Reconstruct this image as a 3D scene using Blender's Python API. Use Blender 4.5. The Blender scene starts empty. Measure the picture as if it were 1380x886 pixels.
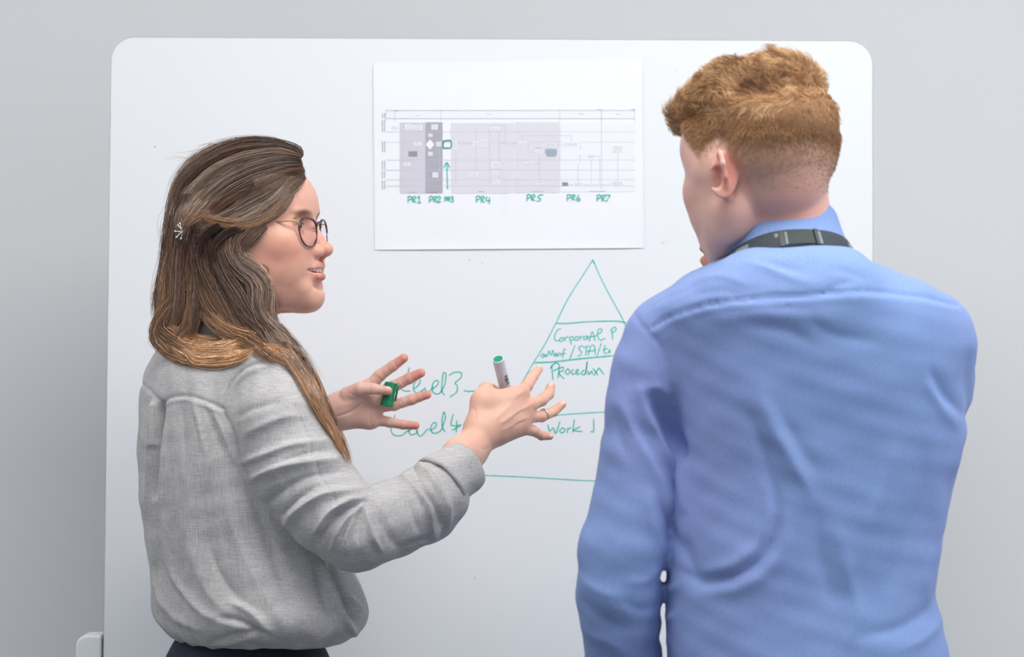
import bpy, math, random
import numpy as np
from mathutils import Vector, Matrix

# ---------------------------------------------------------------- camera, light, exposure
SC = bpy.context.scene
COL = SC.collection
FPX = 85.0 / 36.0 * 1380.0
CAM = np.array([0.0, -3.79, 1.42])
cam_data = bpy.data.cameras.new('camera')
cam_data.sensor_fit = 'HORIZONTAL'
cam_data.sensor_width = 36.0
cam_data.lens = 85.0
cam_data.dof.use_dof = True
cam_data.dof.focus_distance = 3.36
cam_data.dof.aperture_fstop = 5.0
cam_data.clip_end = 50
cam = bpy.data.objects.new('camera', cam_data)
cam.location = CAM
cam.rotation_euler = (math.pi / 2, 0, 0)
COL.objects.link(cam)
SC.camera = cam

world = bpy.data.worlds.new('world')
SC.world = world
world.use_nodes = True
bgn = world.node_tree.nodes['Background']
bgn.inputs['Color'].default_value = (0.86, 0.92, 1.0, 1)
bgn.inputs['Strength'].default_value = 0.52

def area_light(name, loc, target, sx, sy, power, color):
    d = bpy.data.lights.new(name, 'AREA')
    d.shape = 'RECTANGLE'; d.size = sx; d.size_y = sy
    d.energy = power; d.color = color
    o = bpy.data.objects.new(name, d)
    o.location = loc
    o.rotation_euler = (Vector(target) - Vector(loc)).to_track_quat('-Z', 'Y').to_euler()
    COL.objects.link(o)
    return o
area_light('ceiling_panel_light', (0.6, -1.5, 2.95), (0.6, -1.5, 0), 2.4, 1.2, 60, (1.0, 0.98, 0.95))
area_light('ceiling_panel_light', (-1.9, -1.2, 2.95), (-1.9, -1.2, 0), 1.2, 1.2, 20, (1.0, 0.98, 0.95))
area_light('window_light', (3.6, -2.6, 1.9), (0, -0.4, 1.2), 2.2, 1.8, 34, (0.88, 0.94, 1.0))

SC.view_settings.view_transform = 'Standard'
SC.view_settings.look = 'None'
SC.view_settings.gamma = 1.0
SC.view_settings.use_curve_mapping = False
SC.view_settings.exposure = 0.01

# ---------------------------------------------------------------- helpers
rng = np.random.default_rng(7)

def ray(u, v):
    return np.array([(u - 690.0) / FPX, 1.0, (443.0 - v) / FPX])
def P(u, v, y):
    """point of the photograph's column u, row v at depth plane y"""
    return CAM + ray(u, v) * (y - CAM[1])
def pxscale(y):
    return (y - CAM[1]) / FPX          # metres for one pixel at depth y
def project(V):
    d = V[:, 1] - CAM[1]
    return 690 + (V[:, 0] - CAM[0]) / d * FPX, 443 - (V[:, 2] - CAM[2]) / d * FPX

def nrm(v):
    v = np.asarray(v, float)
    return v / np.linalg.norm(v)

def lin(c):
    """sRGB 0-255 to linear"""
    out = []
    for x in c:
        x = x / 255.0
        out.append(x / 12.92 if x <= 0.04045 else ((x + 0.055) / 1.055) ** 2.4)
    return tuple(out)

def mesh_from(name, V, faces):
    """V (n,3); faces (m,k) with k fixed"""
    me = bpy.data.meshes.new(name)
    V = np.ascontiguousarray(V, dtype=np.float32)
    F = np.ascontiguousarray(faces, dtype=np.int32)
    k = F.shape[1]
    me.vertices.add(len(V)); me.vertices.foreach_set('co', V.ravel())
    me.loops.add(F.size); me.loops.foreach_set('vertex_index', F.ravel())
    me.polygons.add(len(F))
    me.polygons.foreach_set('loop_start', np.arange(0, F.size, k, dtype=np.int32))
    me.polygons.foreach_set('loop_total', np.full(len(F), k, dtype=np.int32))
    me.update(calc_edges=True)
    me.validate()
    me.polygons.foreach_set('use_smooth', np.ones(len(me.polygons), dtype=bool))
    return me

def set_color(me, C, name='Col'):
    a = me.color_attributes.new(name, 'FLOAT_COLOR', 'POINT')
    C = np.asarray(C, dtype=np.float32)
    if C.shape[1] == 3:
        C = np.hstack([C, np.ones((len(C), 1), np.float32)])
    a.data.foreach_set('color', C.ravel())

def link(name, me, mat=None, parent=None):
    o = bpy.data.objects.new(name, me)
    COL.objects.link(o)
    if mat is not None:
        me.materials.append(mat)
    if parent is not None:
        o.parent = parent
        o.matrix_parent_inverse = Matrix.Translation(parent.location).inverted() if parent.type == 'EMPTY' else Matrix.Identity(4)
    return o

def tag(o, label=None, cat=None, group=None, kind=None):
    if label: o['label'] = label
    if cat: o['category'] = cat
    if group: o['group'] = group
    if kind: o['kind'] = kind
    return o

def thing(name, loc, label, cat, group=None):
    o = bpy.data.objects.new(name, None)
    o.location = loc
    o.empty_display_size = 0.1
    COL.objects.link(o)
    return tag(o, label, cat, group)

# ---------------------------------------------------------------- materials
def mat_basic(name, color, rough=0.5, **kw):
    m = bpy.data.materials.new(name); m.use_nodes = True
    b = m.node_tree.nodes['Principled BSDF']
    b.inputs['Base Color'].default_value = (*color, 1)
    b.inputs['Roughness'].default_value = rough
    for k, v in kw.items():
        b.inputs[k.replace('_', ' ')].default_value = v
    return m

def add_noise_bump(m, scale=400, strength=0.2, dist=0.0005, detail=3, stretch=None):
    nt = m.node_tree; b = nt.nodes['Principled BSDF']
    tc = nt.nodes.new('ShaderNodeTexCoord')
    n = nt.nodes.new('ShaderNodeTexNoise'); n.inputs['Scale'].default_value = scale; n.inputs['Detail'].default_value = detail
    src = tc.outputs['Object']
    if stretch:
        mp = nt.nodes.new('ShaderNodeMapping'); mp.inputs['Scale'].default_value = stretch
        nt.links.new(src, mp.inputs['Vector']); src = mp.outputs['Vector']
    nt.links.new(src, n.inputs['Vector'])
    bp = nt.nodes.new('ShaderNodeBump'); bp.inputs['Strength'].default_value = strength; bp.inputs['Distance'].default_value = dist
    nt.links.new(n.outputs['Fac'], bp.inputs['Height'])
    nt.links.new(bp.outputs['Normal'], b.inputs['Normal'])
    return m

def mat_noisecolor(name, c1, c2, scale=3, rough=0.6, detail=4, **kw):
    m = mat_basic(name, c1, rough, **kw)
    nt = m.node_tree; b = nt.nodes['Principled BSDF']
    tc = nt.nodes.new('ShaderNodeTexCoord')
    n = nt.nodes.new('ShaderNodeTexNoise'); n.inputs['Scale'].default_value = scale; n.inputs['Detail'].default_value = detail
    nt.links.new(tc.outputs['Object'], n.inputs['Vector'])
    mx = nt.nodes.new('ShaderNodeMix'); mx.data_type = 'RGBA'
    mx.inputs[6].default_value = (*c1, 1); mx.inputs[7].default_value = (*c2, 1)
    nt.links.new(n.outputs['Fac'], mx.inputs[0])
    nt.links.new(mx.outputs[2], b.inputs['Base Color'])
    return m

def mat_vcol(name, rough=0.5, **kw):
    m = mat_basic(name, (0.5, 0.5, 0.5), rough, **kw)
    nt = m.node_tree; b = nt.nodes['Principled BSDF']
    a = nt.nodes.new('ShaderNodeVertexColor'); a.layer_name = 'Col'
    nt.links.new(a.outputs['Color'], b.inputs['Base Color'])
    return m

def mat_cloth(name, ca, cb, warp, weft, amt=1.0, check=None, bump=0.35, rough=0.85, hue2=None):
    """woven cloth: ca and cb are mixed thread by thread"""
    m = mat_basic(name, ca, rough)
    nt = m.node_tree; N = nt.nodes; L = nt.links; b = N['Principled BSDF']
    b.inputs['Specular IOR Level'].default_value = 0.25
    b.inputs['Sheen Weight'].default_value = 0.12
    b.inputs['Sheen Roughness'].default_value = 0.4
    tc = N.new('ShaderNodeTexCoord')
    def noise(sc, detail=2):
        mp = N.new('ShaderNodeMapping'); mp.inputs['Scale'].default_value = sc
        L.new(tc.outputs['Object'], mp.inputs['Vector'])
        n = N.new('ShaderNodeTexNoise'); n.inputs['Scale'].default_value = 1.0; n.inputs['Detail'].default_value = detail
        L.new(mp.outputs['Vector'], n.inputs['Vector'])
        return n.outputs['Fac']
    w1 = noise(warp); w2 = noise(weft)
    ad = N.new('ShaderNodeMath'); ad.operation = 'ADD'; L.new(w1, ad.inputs[0]); L.new(w2, ad.inputs[1])
    mr = N.new('ShaderNodeMapRange'); mr.inputs['From Min'].default_value = 0.72; mr.inputs['From Max'].default_value = 1.28
    L.new(ad.outputs[0], mr.inputs['Value'])
    mx = N.new('ShaderNodeMix'); mx.data_type = 'RGBA'
    mx.inputs[6].default_value = (*ca, 1); mx.inputs[7].default_value = (*cb, 1)
    L.new(mr.outputs[0], mx.inputs[0])
    out = mx.outputs[2]
    if hue2 is not None:                       # broad soft tint drift: tints of light and moire put into the colour
        n2 = noise((3.0, 3.0, 2.0), 1)
        m2 = N.new('ShaderNodeMapRange'); m2.inputs['From Min'].default_value = 0.4; m2.inputs['From Max'].default_value = 0.62
        L.new(n2, m2.inputs['Value'])
        mx2 = N.new('ShaderNodeMix'); mx2.data_type = 'RGBA'; mx2.blend_type = 'MULTIPLY'
        mx2.inputs[7].default_value = (*hue2, 1)
        L.new(m2.outputs[0], mx2.inputs[0]); L.new(out, mx2.inputs[6]); out = mx2.outputs[2]
    h = ad.outputs[0]
    if check:
        per, depth = check
        sp = N.new('ShaderNodeSeparateXYZ'); L.new(tc.outputs['Object'], sp.inputs[0])
        hs = []
        for ax in (0, 2):
            s = N.new('ShaderNodeMath'); s.operation = 'MULTIPLY'; s.inputs[1].default_value = 2 * math.pi / per
            L.new(sp.outputs[ax], s.inputs[0])
            s2 = N.new('ShaderNodeMath'); s2.operation = 'SINE'; L.new(s.outputs[0], s2.inputs[0]); hs.append(s2.outputs[0])
        a2 = N.new('ShaderNodeMath'); a2.operation = 'ADD'; L.new(hs[0], a2.inputs[0]); L.new(hs[1], a2.inputs[1])
        m3 = N.new('ShaderNodeMapRange'); m3.inputs['From Min'].default_value = -2; m3.inputs['From Max'].default_value = 2
        m3.inputs['To Min'].default_value = 1 - depth; m3.inputs['To Max'].default_value = 1 + depth
        L.new(a2.outputs[0], m3.inputs['Value'])
        vm = N.new('ShaderNodeVectorMath'); vm.operation = 'SCALE'
        L.new(out, vm.inputs[0]); L.new(m3.outputs[0], vm.inputs['Scale']); out = vm.outputs[0]
    L.new(out, b.inputs['Base Color'])
    bp = N.new('ShaderNodeBump'); bp.inputs['Strength'].default_value = bump; bp.inputs['Distance'].default_value = 0.0006
    L.new(h, bp.inputs['Height']); L.new(bp.outputs['Normal'], b.inputs['Normal'])
    return m

# ---------------------------------------------------------------- signed-distance modelling
class Field:
    def __init__(s, lo, hi, h):
        s.lo = np.asarray(lo, float); s.h = h
        s.n = np.ceil((np.asarray(hi, float) - s.lo) / h).astype(int) + 1
        s.ax = [s.lo[i] + h * np.arange(s.n[i]) for i in range(3)]
        s.F = np.full(tuple(s.n), 1.0, np.float32)
    def _win(s, lo, hi):
        a = np.clip(np.floor((np.asarray(lo) - s.lo) / s.h).astype(int), 0, s.n)
        b = np.clip(np.ceil((np.asarray(hi) - s.lo) / s.h).astype(int) + 1, 0, s.n)
        return tuple(slice(a[i], b[i]) for i in range(3))
    def op(s, prim, k=0.0, mode='add'):
        fn, lo, hi = prim
        pad = 1.2 * k + 4 * s.h
        w = s._win(np.asarray(lo) - pad, np.asarray(hi) + pad)
        if any(x.stop <= x.start for x in w): return
        X = s.ax[0][w[0]][:, None, None].astype(np.float32); Y = s.ax[1][w[1]][None, :, None].astype(np.float32); Z = s.ax[2][w[2]][None, None, :].astype(np.float32)
        d = fn(X, Y, Z)
        A = s.F[w]
        if mode == 'add':
            if k > 0:
                hh = np.maximum(k - np.abs(A - d), 0) / k
                s.F[w] = np.minimum(A, d) - hh * hh * k * 0.25
            else: s.F[w] = np.minimum(A, d)
        else:
            d = -d
            if k > 0:
                hh = np.maximum(k - np.abs(A - d), 0) / k
                s.F[w] = np.maximum(A, d) + hh * hh * k * 0.25
            else: s.F[w] = np.maximum(A, d)
    def add(s, prim, k=0.0): s.op(prim, k, 'add')
    def sub(s, prim, k=0.0): s.op(prim, k, 'sub')
    def mesh(s):
        return surface_nets(s.F, s.lo, s.h)

def surface_nets(F, lo, h):
    S = F < 0
    c = np.zeros(tuple(np.array(F.shape) - 1), np.int8)
    for dx in (0, 1):
        for dy in (0, 1):
            for dz in (0, 1):
                c += S[dx:F.shape[0] - 1 + dx, dy:F.shape[1] - 1 + dy, dz:F.shape[2] - 1 + dz]
    act = (c > 0) & (c < 8)
    I = np.argwhere(act)
    idx = np.full(c.shape, -1, np.int32); idx[act] = np.arange(len(I))
    val = {}
    for dx in (0, 1):
        for dy in (0, 1):
            for dz in (0, 1):
                val[dx, dy, dz] = F[I[:, 0] + dx, I[:, 1] + dy, I[:, 2] + dz]
    acc = np.zeros((len(I), 3)); cnt = np.zeros(len(I))
    for a in val:
        for ax in range(3):
            if a[ax] == 0:
                b = list(a); b[ax] = 1; b = tuple(b)
                va, vb = val[a], val[b]
                m = (va < 0) != (vb < 0)
                t = np.where(m, va / np.where(m, va - vb, 1), 0)
                p = np.tile(np.array(a, float), (len(I), 1)); p[:, ax] += t
                acc[m] += p[m]; cnt[m] += 1
    V = lo + (I + acc / cnt[:, None]) * h
    faces = []
    for ax in range(3):
        o1, o2 = (ax + 1) % 3, (ax + 2) % 3
        sl0 = [slice(None)] * 3; sl1 = [slice(None)] * 3
        sl0[ax] = slice(0, -1); sl1[ax] = slice(1, None)
        A = S[tuple(sl0)]; B = S[tuple(sl1)]
        E = np.argwhere(A != B)
        ok = (E[:, o1] > 0) & (E[:, o2] > 0) & (E[:, o1] < c.shape[o1]) & (E[:, o2] < c.shape[o2])
        E = E[ok]
        flip = A[E[:, 0], E[:, 1], E[:, 2]]
        q = []
        for s1, s2 in ((1, 1), (0, 1), (0, 0), (1, 0)):
            e = E.copy(); e[:, o1] -= s1; e[:, o2] -= s2
            q.append(idx[e[:, 0], e[:, 1], e[:, 2]])
        q = np.stack(q, 1)
        q[~flip] = q[~flip][:, ::-1]
        q = q[(q >= 0).all(1)]
        faces.append(q)
    return V, np.concatenate(faces)

def vnormals(V, Fc):
    a = V[Fc[:, 2]] - V[Fc[:, 0]]; b = V[Fc[:, 3 if Fc.shape[1] > 3 else 1]] - V[Fc[:, 1 if Fc.shape[1] > 3 else 0]]
    if Fc.shape[1] > 3: n = np.cross(a, b)
    else: n = np.cross(b, a)
    N = np.zeros_like(V)
    for i in range(3):
        s = np.zeros(len(V))
        for j in range(Fc.shape[1]):
            s += np.bincount(Fc[:, j], weights=n[:, i], minlength=len(V))
        N[:, i] = s
    return N / np.maximum(np.linalg.norm(N, axis=1, keepdims=True), 1e-12)

def laplace(V, Fc, it=1, lam=0.5):
    k = Fc.shape[1]
    for _ in range(it):
        acc = np.zeros_like(V); cnt = np.zeros(len(V))
        for j in range(k):
            a = Fc[:, j]; b = Fc[:, (j + 1) % k]
            for x, y in ((a, b), (b, a)):
                for i in range(3): acc[:, i] += np.bincount(x, weights=V[y, i], minlength=len(V))
                cnt += np.bincount(x, minlength=len(V))
        V = V + lam * (acc / np.maximum(cnt, 1)[:, None] - V)
    return V

def ell(c, r, R=None):
    """ellipsoid; R rows are its local axes"""
    c = np.asarray(c, float); r = np.asarray(r, float)
    m = r.max()
    def fn(X, Y, Z):
        x, y, z = X - c[0], Y - c[1], Z - c[2]
        if R is not None:
            x, y, z = (R[0][0] * x + R[0][1] * y + R[0][2] * z, R[1][0] * x + R[1][1] * y + R[1][2] * z, R[2][0] * x + R[2][1] * y + R[2][2] * z)
        a = np.sqrt((x / r[0]) ** 2 + (y / r[1]) ** 2 + (z / r[2]) ** 2)
        b = np.sqrt((x / r[0] ** 2) ** 2 + (y / r[1] ** 2) ** 2 + (z / r[2] ** 2) ** 2)
        return a * (a - 1) / np.maximum(b, 1e-9)
    return fn, c - m, c + m

def cone(a, b, ra, rb):
    a = np.asarray(a, float); b = np.asarray(b, float); ab = b - a; L2 = max((ab ** 2).sum(), 1e-12)
    def fn(X, Y, Z):
        t = np.clip(((X - a[0]) * ab[0] + (Y - a[1]) * ab[1] + (Z - a[2]) * ab[2]) / L2, 0, 1)
        return np.sqrt((X - a[0] - t * ab[0]) ** 2 + (Y - a[1] - t * ab[1]) ** 2 + (Z - a[2] - t * ab[2]) ** 2) - (ra + (rb - ra) * t)
    m = max(ra, rb)
    return fn, np.minimum(a, b) - m, np.maximum(a, b) + m

def loft(rows, phi, ratio=1.35, n=2.3):
    """stack of rotated super-ellipses. rows: z, x left, x right, y centre (z falling or rising)"""
    rows = np.array(sorted(rows, key=lambda r: r[0])); c, s = math.cos(phi), math.sin(phi)
    kx = math.sqrt(c * c + ratio * ratio * s * s)
    zs = rows[:, 0]
    hxm = (rows[:, 2] - rows[:, 1]).max() / 2 * ratio
    def fn(X, Y, Z):
        z = Z.ravel()
        cx = np.interp(z, zs, (rows[:, 1] + rows[:, 2]) / 2)[None, None, :]
        hx = np.interp(z, zs, (rows[:, 2] - rows[:, 1]) / 2)[None, None, :]
        cy = np.interp(z, zs, rows[:, 3])[None, None, :]
        b = np.maximum(hx / kx, 1e-4); a = b * ratio
        p = (X - cx) * c + (Y - cy) * s          # towards the front
        q = -(X - cx) * s + (Y - cy) * c
        e = (np.abs(p / b) ** n + np.abs(q / a) ** n) ** (1 / n)
        d = (e - 1) * b
        over = np.maximum(np.maximum(Z - zs[-1], zs[0] - Z), 0)
        return np.where(over > 0, np.sqrt(np.maximum(d, 0) ** 2 + over ** 2) + 0.0005, np.maximum(d, np.maximum(Z - zs[-1], zs[0] - Z)))
    mx = (rows[:, 1] + rows[:, 2]) / 2; my = rows[:, 3]
    lo = (mx.min() - hxm, my.min() - hxm, zs[0]); hi = (mx.max() + hxm, my.max() + hxm, zs[-1])
    return fn, np.array(lo), np.array(hi)

def smooth_rows(rows, step=0.004, win=5):
    """resample a loft's rows densely with a smoothed outline"""
    rows = np.array(sorted(rows, key=lambda r: r[0])); z = np.arange(rows[0, 0], rows[-1, 0] + step, step)
    out = [z]
    for i in range(1, rows.shape[1]):
        y = np.interp(z, rows[:, 0], rows[:, i])
        yp = np.pad(y, win, mode='edge')
        ker = np.hanning(2 * win + 1); ker /= ker.sum()
        out.append(np.convolve(yp, ker, 'valid'))
    return np.stack(out, 1)

def catmull(pts, per=8):
    pts = [np.asarray(p, float) for p in pts]
    if len(pts) < 3: 
        return np.array([pts[0] + (pts[-1] - pts[0]) * t for t in np.linspace(0, 1, per + 1)])
    p = [2 * pts[0] - pts[1]] + pts + [2 * pts[-1] - pts[-2]]
    out = []
    for i in range(1, len(p) - 2):
        for t in np.linspace(0, 1, per, endpoint=False):
            a, b, c, d = p[i - 1], p[i], p[i + 1], p[i + 2]
            out.append(0.5 * (2 * b + (c - a) * t + (2 * a - 5 * b + 4 * c - d) * t * t + (3 * b - a - 3 * c + d) * t ** 3))
    out.append(pts[-1])
    return np.array(out)

def tube(path, radii, sides=12, caps=True, squash=None):
    """tube along a 3D path; returns V, list of quads"""
    path = np.asarray(path, float); n = len(path)
    radii = np.broadcast_to(np.asarray(radii, float), (n,))
    T = np.gradient(path, axis=0); T /= np.linalg.norm(T, axis=1, keepdims=True)
    up = np.array([0, 0, 1.0]) if abs(T[0][2]) < 0.9 else np.array([0, 1.0, 0])
    A = nrm(np.cross(T[0], up)); V = []
    for i in range(n):
        A = nrm(A - T[i] * A.dot(T[i])); B = np.cross(T[i], A)
        for k in range(sides):
            t = 2 * math.pi * k / sides
            V.append(path[i] + radii[i] * (A * math.cos(t) + B * math.sin(t)))
    F = []
    for i in range(n - 1):
        for k in range(sides):
            k2 = (k + 1) % sides
            F.append((i * sides + k, i * sides + k2, (i + 1) * sides + k2, (i + 1) * sides + k))
    V = np.array(V)
    if caps:
        c0 = len(V); V = np.vstack([V, path[0], path[-1]])
        for k in range(sides):
            k2 = (k + 1) % sides
            F.append((c0, k2, k, k)); F.append((c0 + 1, (n - 1) * sides + k, (n - 1) * sides + k2, (n - 1) * sides + k2))
    return V, F

def pymesh(name, V, F):
    """from_pydata with mixed faces (repeated last index = triangle)"""
    F = [tuple(f[:3]) if len(f) == 4 and f[2] == f[3] else tuple(f) for f in F]
    me = bpy.data.meshes.new(name)
    me.from_pydata([tuple(v) for v in V], [], F); me.validate(); me.update()
    me.polygons.foreach_set('use_smooth', np.ones(len(me.polygons), dtype=bool))
    return me

def join_vf(parts):
    Vs, Fs, o = [], [], 0
    for V, F in parts:
        Vs.append(np.asarray(V)); Fs += [tuple(i + o for i in f) for f in F]; o += len(V)
    return np.vstack(Vs), Fs

def box_vf(lo, hi, bev=0.0):
    x0, y0, z0 = lo; x1, y1, z1 = hi
    V = np.array([(x0, y0, z0), (x1, y0, z0), (x1, y1, z0), (x0, y1, z0), (x0, y0, z1), (x1, y0, z1), (x1, y1, z1), (x0, y1, z1)])
    F = [(0, 3, 2, 1), (4, 5, 6, 7), (0, 1, 5, 4), (1, 2, 6, 5), (2, 3, 7, 6), (3, 0, 4, 7)]
    return V, F

def flat(me):
    me.polygons.foreach_set('use_smooth', np.zeros(len(me.polygons), dtype=bool)); return me

def bevel(o, w, seg=3):
    m = o.modifiers.new('bevel', 'BEVEL'); m.width = w; m.segments = seg; m.limit_method = 'ANGLE'; return o

def strokes_disp(V, N, strokes, ny=0.15):
    """cloth folds: every stroke is (points on the picture's grid, width px, height mm); moves the camera-side
    vertices along their normals, so folds are real relief"""
    u, v = project(V)
    D = np.zeros(len(V))
    front = np.clip((-N[:, 1] + ny) / 0.4, 0, 1)
    for s in strokes:
        pts, w, hgt = s[0], s[1], s[2]
        wend = s[3] if len(s) > 3 else 0.25
        path = catmull([np.array(p) for p in pts], 8)
        lo = path.min(0) - 3 * w; hi = path.max(0) + 3 * w
        m = np.where((u > lo[0]) & (u < hi[0]) & (v > lo[1]) & (v < hi[1]))[0]
        if len(m) == 0: continue
        best = np.full(len(m), 1e9); tb = np.zeros(len(m)); n = len(path) - 1
        for i in range(n):
            a, b = path[i], path[i + 1]; ab = b - a; L = max(ab.dot(ab), 1e-9)
            t = np.clip(((u[m] - a[0]) * ab[0] + (v[m] - a[1]) * ab[1]) / L, 0, 1)
            d = np.hypot(u[m] - a[0] - t * ab[0], v[m] - a[1] - t * ab[1])
            q = d < best
            best[q] = d[q]; tb[q] = (i + t[q]) / n
        env = wend + (1 - wend) * np.sin(np.pi * np.clip(tb, 0, 1)) ** 0.7
        D[m] += hgt * 0.001 * env * np.exp(-(best / w) ** 1.5)
    return D * front
# ---------------------------------------------------------------- setting
m_wall = mat_noisecolor('wall_paint', lin((236, 237, 238)), lin((231, 233, 235)), 2.0, 0.9)
add_noise_bump(m_wall, 350, 0.12, 0.0006)
m_floor = mat_noisecolor('grey_carpet', lin((120, 124, 130)), lin((98, 101, 107)), 60, 0.95)
m_ceil = mat_basic('ceiling_paint', (0.8, 0.8, 0.8), 0.9)
def struct(name, lo, hi, m):
    V, F = box_vf(lo, hi)
    o = link(name, flat(pymesh(name, V, F)), m); o['kind'] = 'structure'; return o
WALLY = 0.62
struct('wall_back', (-3.2, WALLY, 0), (3.2, WALLY + 0.12, 3.0), m_wall)
struct('floor', (-3.2, -5.2, -0.06), (3.2, WALLY + 0.12, 0), m_floor)
struct('ceiling', (-3.2, -5.2, 3.0), (3.2, WALLY + 0.12, 3.08), m_ceil)
m_base = mat_basic('skirting_paint', (0.6, 0.61, 0.62), 0.5)
struct('baseboard_back', (-3.2, WALLY - 0.015, 0), (3.2, WALLY, 0.09), m_base)

# ---------------------------------------------------------------- the whiteboard (slightly tipped back, its foot nearer)
TILT = math.radians(2.6); ROLL = math.radians(0.30)
BN = np.array([0, -math.cos(TILT), math.sin(TILT)])           # board normal, towards the room
BO = P(663, 52, 0.0)
bu0 = np.array([0, -math.sin(TILT), -math.cos(TILT)])         # down the board
br0 = np.array([1.0, 0, 0])
BR = br0 * math.cos(ROLL) + bu0 * math.sin(ROLL); BD = bu0 * math.cos(ROLL) - br0 * math.sin(ROLL)
def on_board(u, v):
    """board coordinates (right, down) in metres of the point the photograph shows at (u, v)"""
    r = ray(u, v); t = (BO - CAM).dot(BN) / r.dot(BN)
    q = CAM + r * t - BO
    return np.array([q.dot(BR), q.dot(BD)])
def bpt(a, b, off=0.0):
    return BO + BR * a + BD * b + BN * off
m_board = mat_basic('whiteboard_enamel', lin((233, 236, 240)), 0.32)
m_board.node_tree.nodes['Principled BSDF'].inputs['Specular IOR Level'].default_value = 0.35
m_edge = mat_basic('grey_edge_profile', lin((132, 136, 142)), 0.4, Metallic=0.3)
m_white = mat_basic('white_plastic', lin((240, 243, 246)), 0.25)

def rounded(x0, x1, y0, y1, r, seg=10):
    pts = []
    for cx, cy, a0 in ((x1 - r, y0 + r, -90), (x1 - r, y1 - r, 0), (x0 + r, y1 - r, 90), (x0 + r, y0 + r, 180)):
        for i in range(seg + 1):
            a = math.radians(a0 + 90 * i / seg); pts.append((cx + r * math.cos(a), cy + r * math.sin(a)))
    return pts
def slab(outline, f0, f1):
    n = len(outline)
    V = [bpt(a, b, f1) for a, b in outline] + [bpt(a, b, f0) for a, b in outline]
    F = [tuple(range(n))[::-1], tuple(range(n, 2 * n))] + [(i, (i + 1) % n, (i + 1) % n + n, i + n) for i in range(n)]
    return V, F
def fixn(me):
    import bmesh
    b = bmesh.new(); b.from_mesh(me); bmesh.ops.recalc_face_normals(b, faces=b.faces); b.to_mesh(me); b.free(); return me

HB = 1.52
hw = 0.5975
board = thing('whiteboard', tuple(bpt(0, HB, -0.03) * np.array([1, 1, 0])), 'large white mobile whiteboard with rounded corners standing behind the two people', 'whiteboard')
def bchild(name, V, F, m, parent=None, fl=True):
    me = pymesh(name, V, F); fixn(me)
    if fl: flat(me)
    o = bpy.data.objects.new(name, me); COL.objects.link(o); me.materials.append(m)
    p = parent or board
    bpy.context.view_layer.update()
    o.parent = p; o.matrix_parent_inverse = p.matrix_world.inverted()
    return o
surf = bchild('writing_surface', *slab(rounded(-hw + .0012, hw - .0012, .0012, HB - .0012, 0.037), -0.008, 0.0), m_board)
rim = bchild('edge_profile', *slab(rounded(-hw, hw, 0.0, HB, 0.038), -0.022, -0.0045), m_edge)
# stand: post each side with a rounded cap, crossbar and feet
for sgn in (-1, 1):
    cu = 121.5 if sgn < 0 else 1196
    c = P(cu, 855, -0.03); top = c[2]; w = 0.0195
    prof = []
    for i in range(9):
        a = math.radians(180 - 90 * i / 8)
        prof.append((-w + 0.018 + 0.018 * math.cos(a), top - 0.018 + 0.018 * math.sin(a)))
    prof += [(w * sgn * -1 if False else w, top - 0.0), (w, 0.05), (-w, 0.05)]
    if sgn > 0: prof = [(-x, z) for x, z in prof]
    n = len(prof)
    V = [(c[0] + x, c[1] - 0.018, z) for x, z in prof] + [(c[0] + x, c[1] + 0.03, z) for x, z in prof]
    F = [tuple(range(n)), tuple(range(n, 2 * n))] + [(i, (i + 1) % n, (i + 1) % n + n, i + n) for i in range(n)]
    po = bchild('post', V, F, m_white); bevel(po, 0.004, 3)
    V, F = box_vf((c[0] + (w - .002 if sgn < 0 else -w - .006), c[1] - 0.010, top - 0.09), (c[0] + (w + .006 if sgn < 0 else -w + .002), c[1] + 0.014, top - 0.012))
    bchild('pivot_bracket', V, F, m_edge)
    V, F = box_vf((c[0] - 0.03, c[1] - 0.30, 0.03), (c[0] + 0.03, c[1] + 0.34, 0.065))
    bevel(bchild('foot', V, F, m_white), 0.01)
    for yy in (-0.27, 0.31):
        V, F = tube([(c[0] - .012, c[1] + yy, 0.0305), (c[0] + .012, c[1] + yy, 0.0305)], 0.0305, 16)
        bchild('castor', V, F, m_edge, fl=False)
cl, cr = P(121.5, 855, -0.03), P(1196, 855, -0.03)
V, F = box_vf((cl[0], cl[1] + 0.0, 0.10), (cr[0], cl[1] + 0.03, 0.16)); bchild('crossbar', V, F, m_white)

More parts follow.
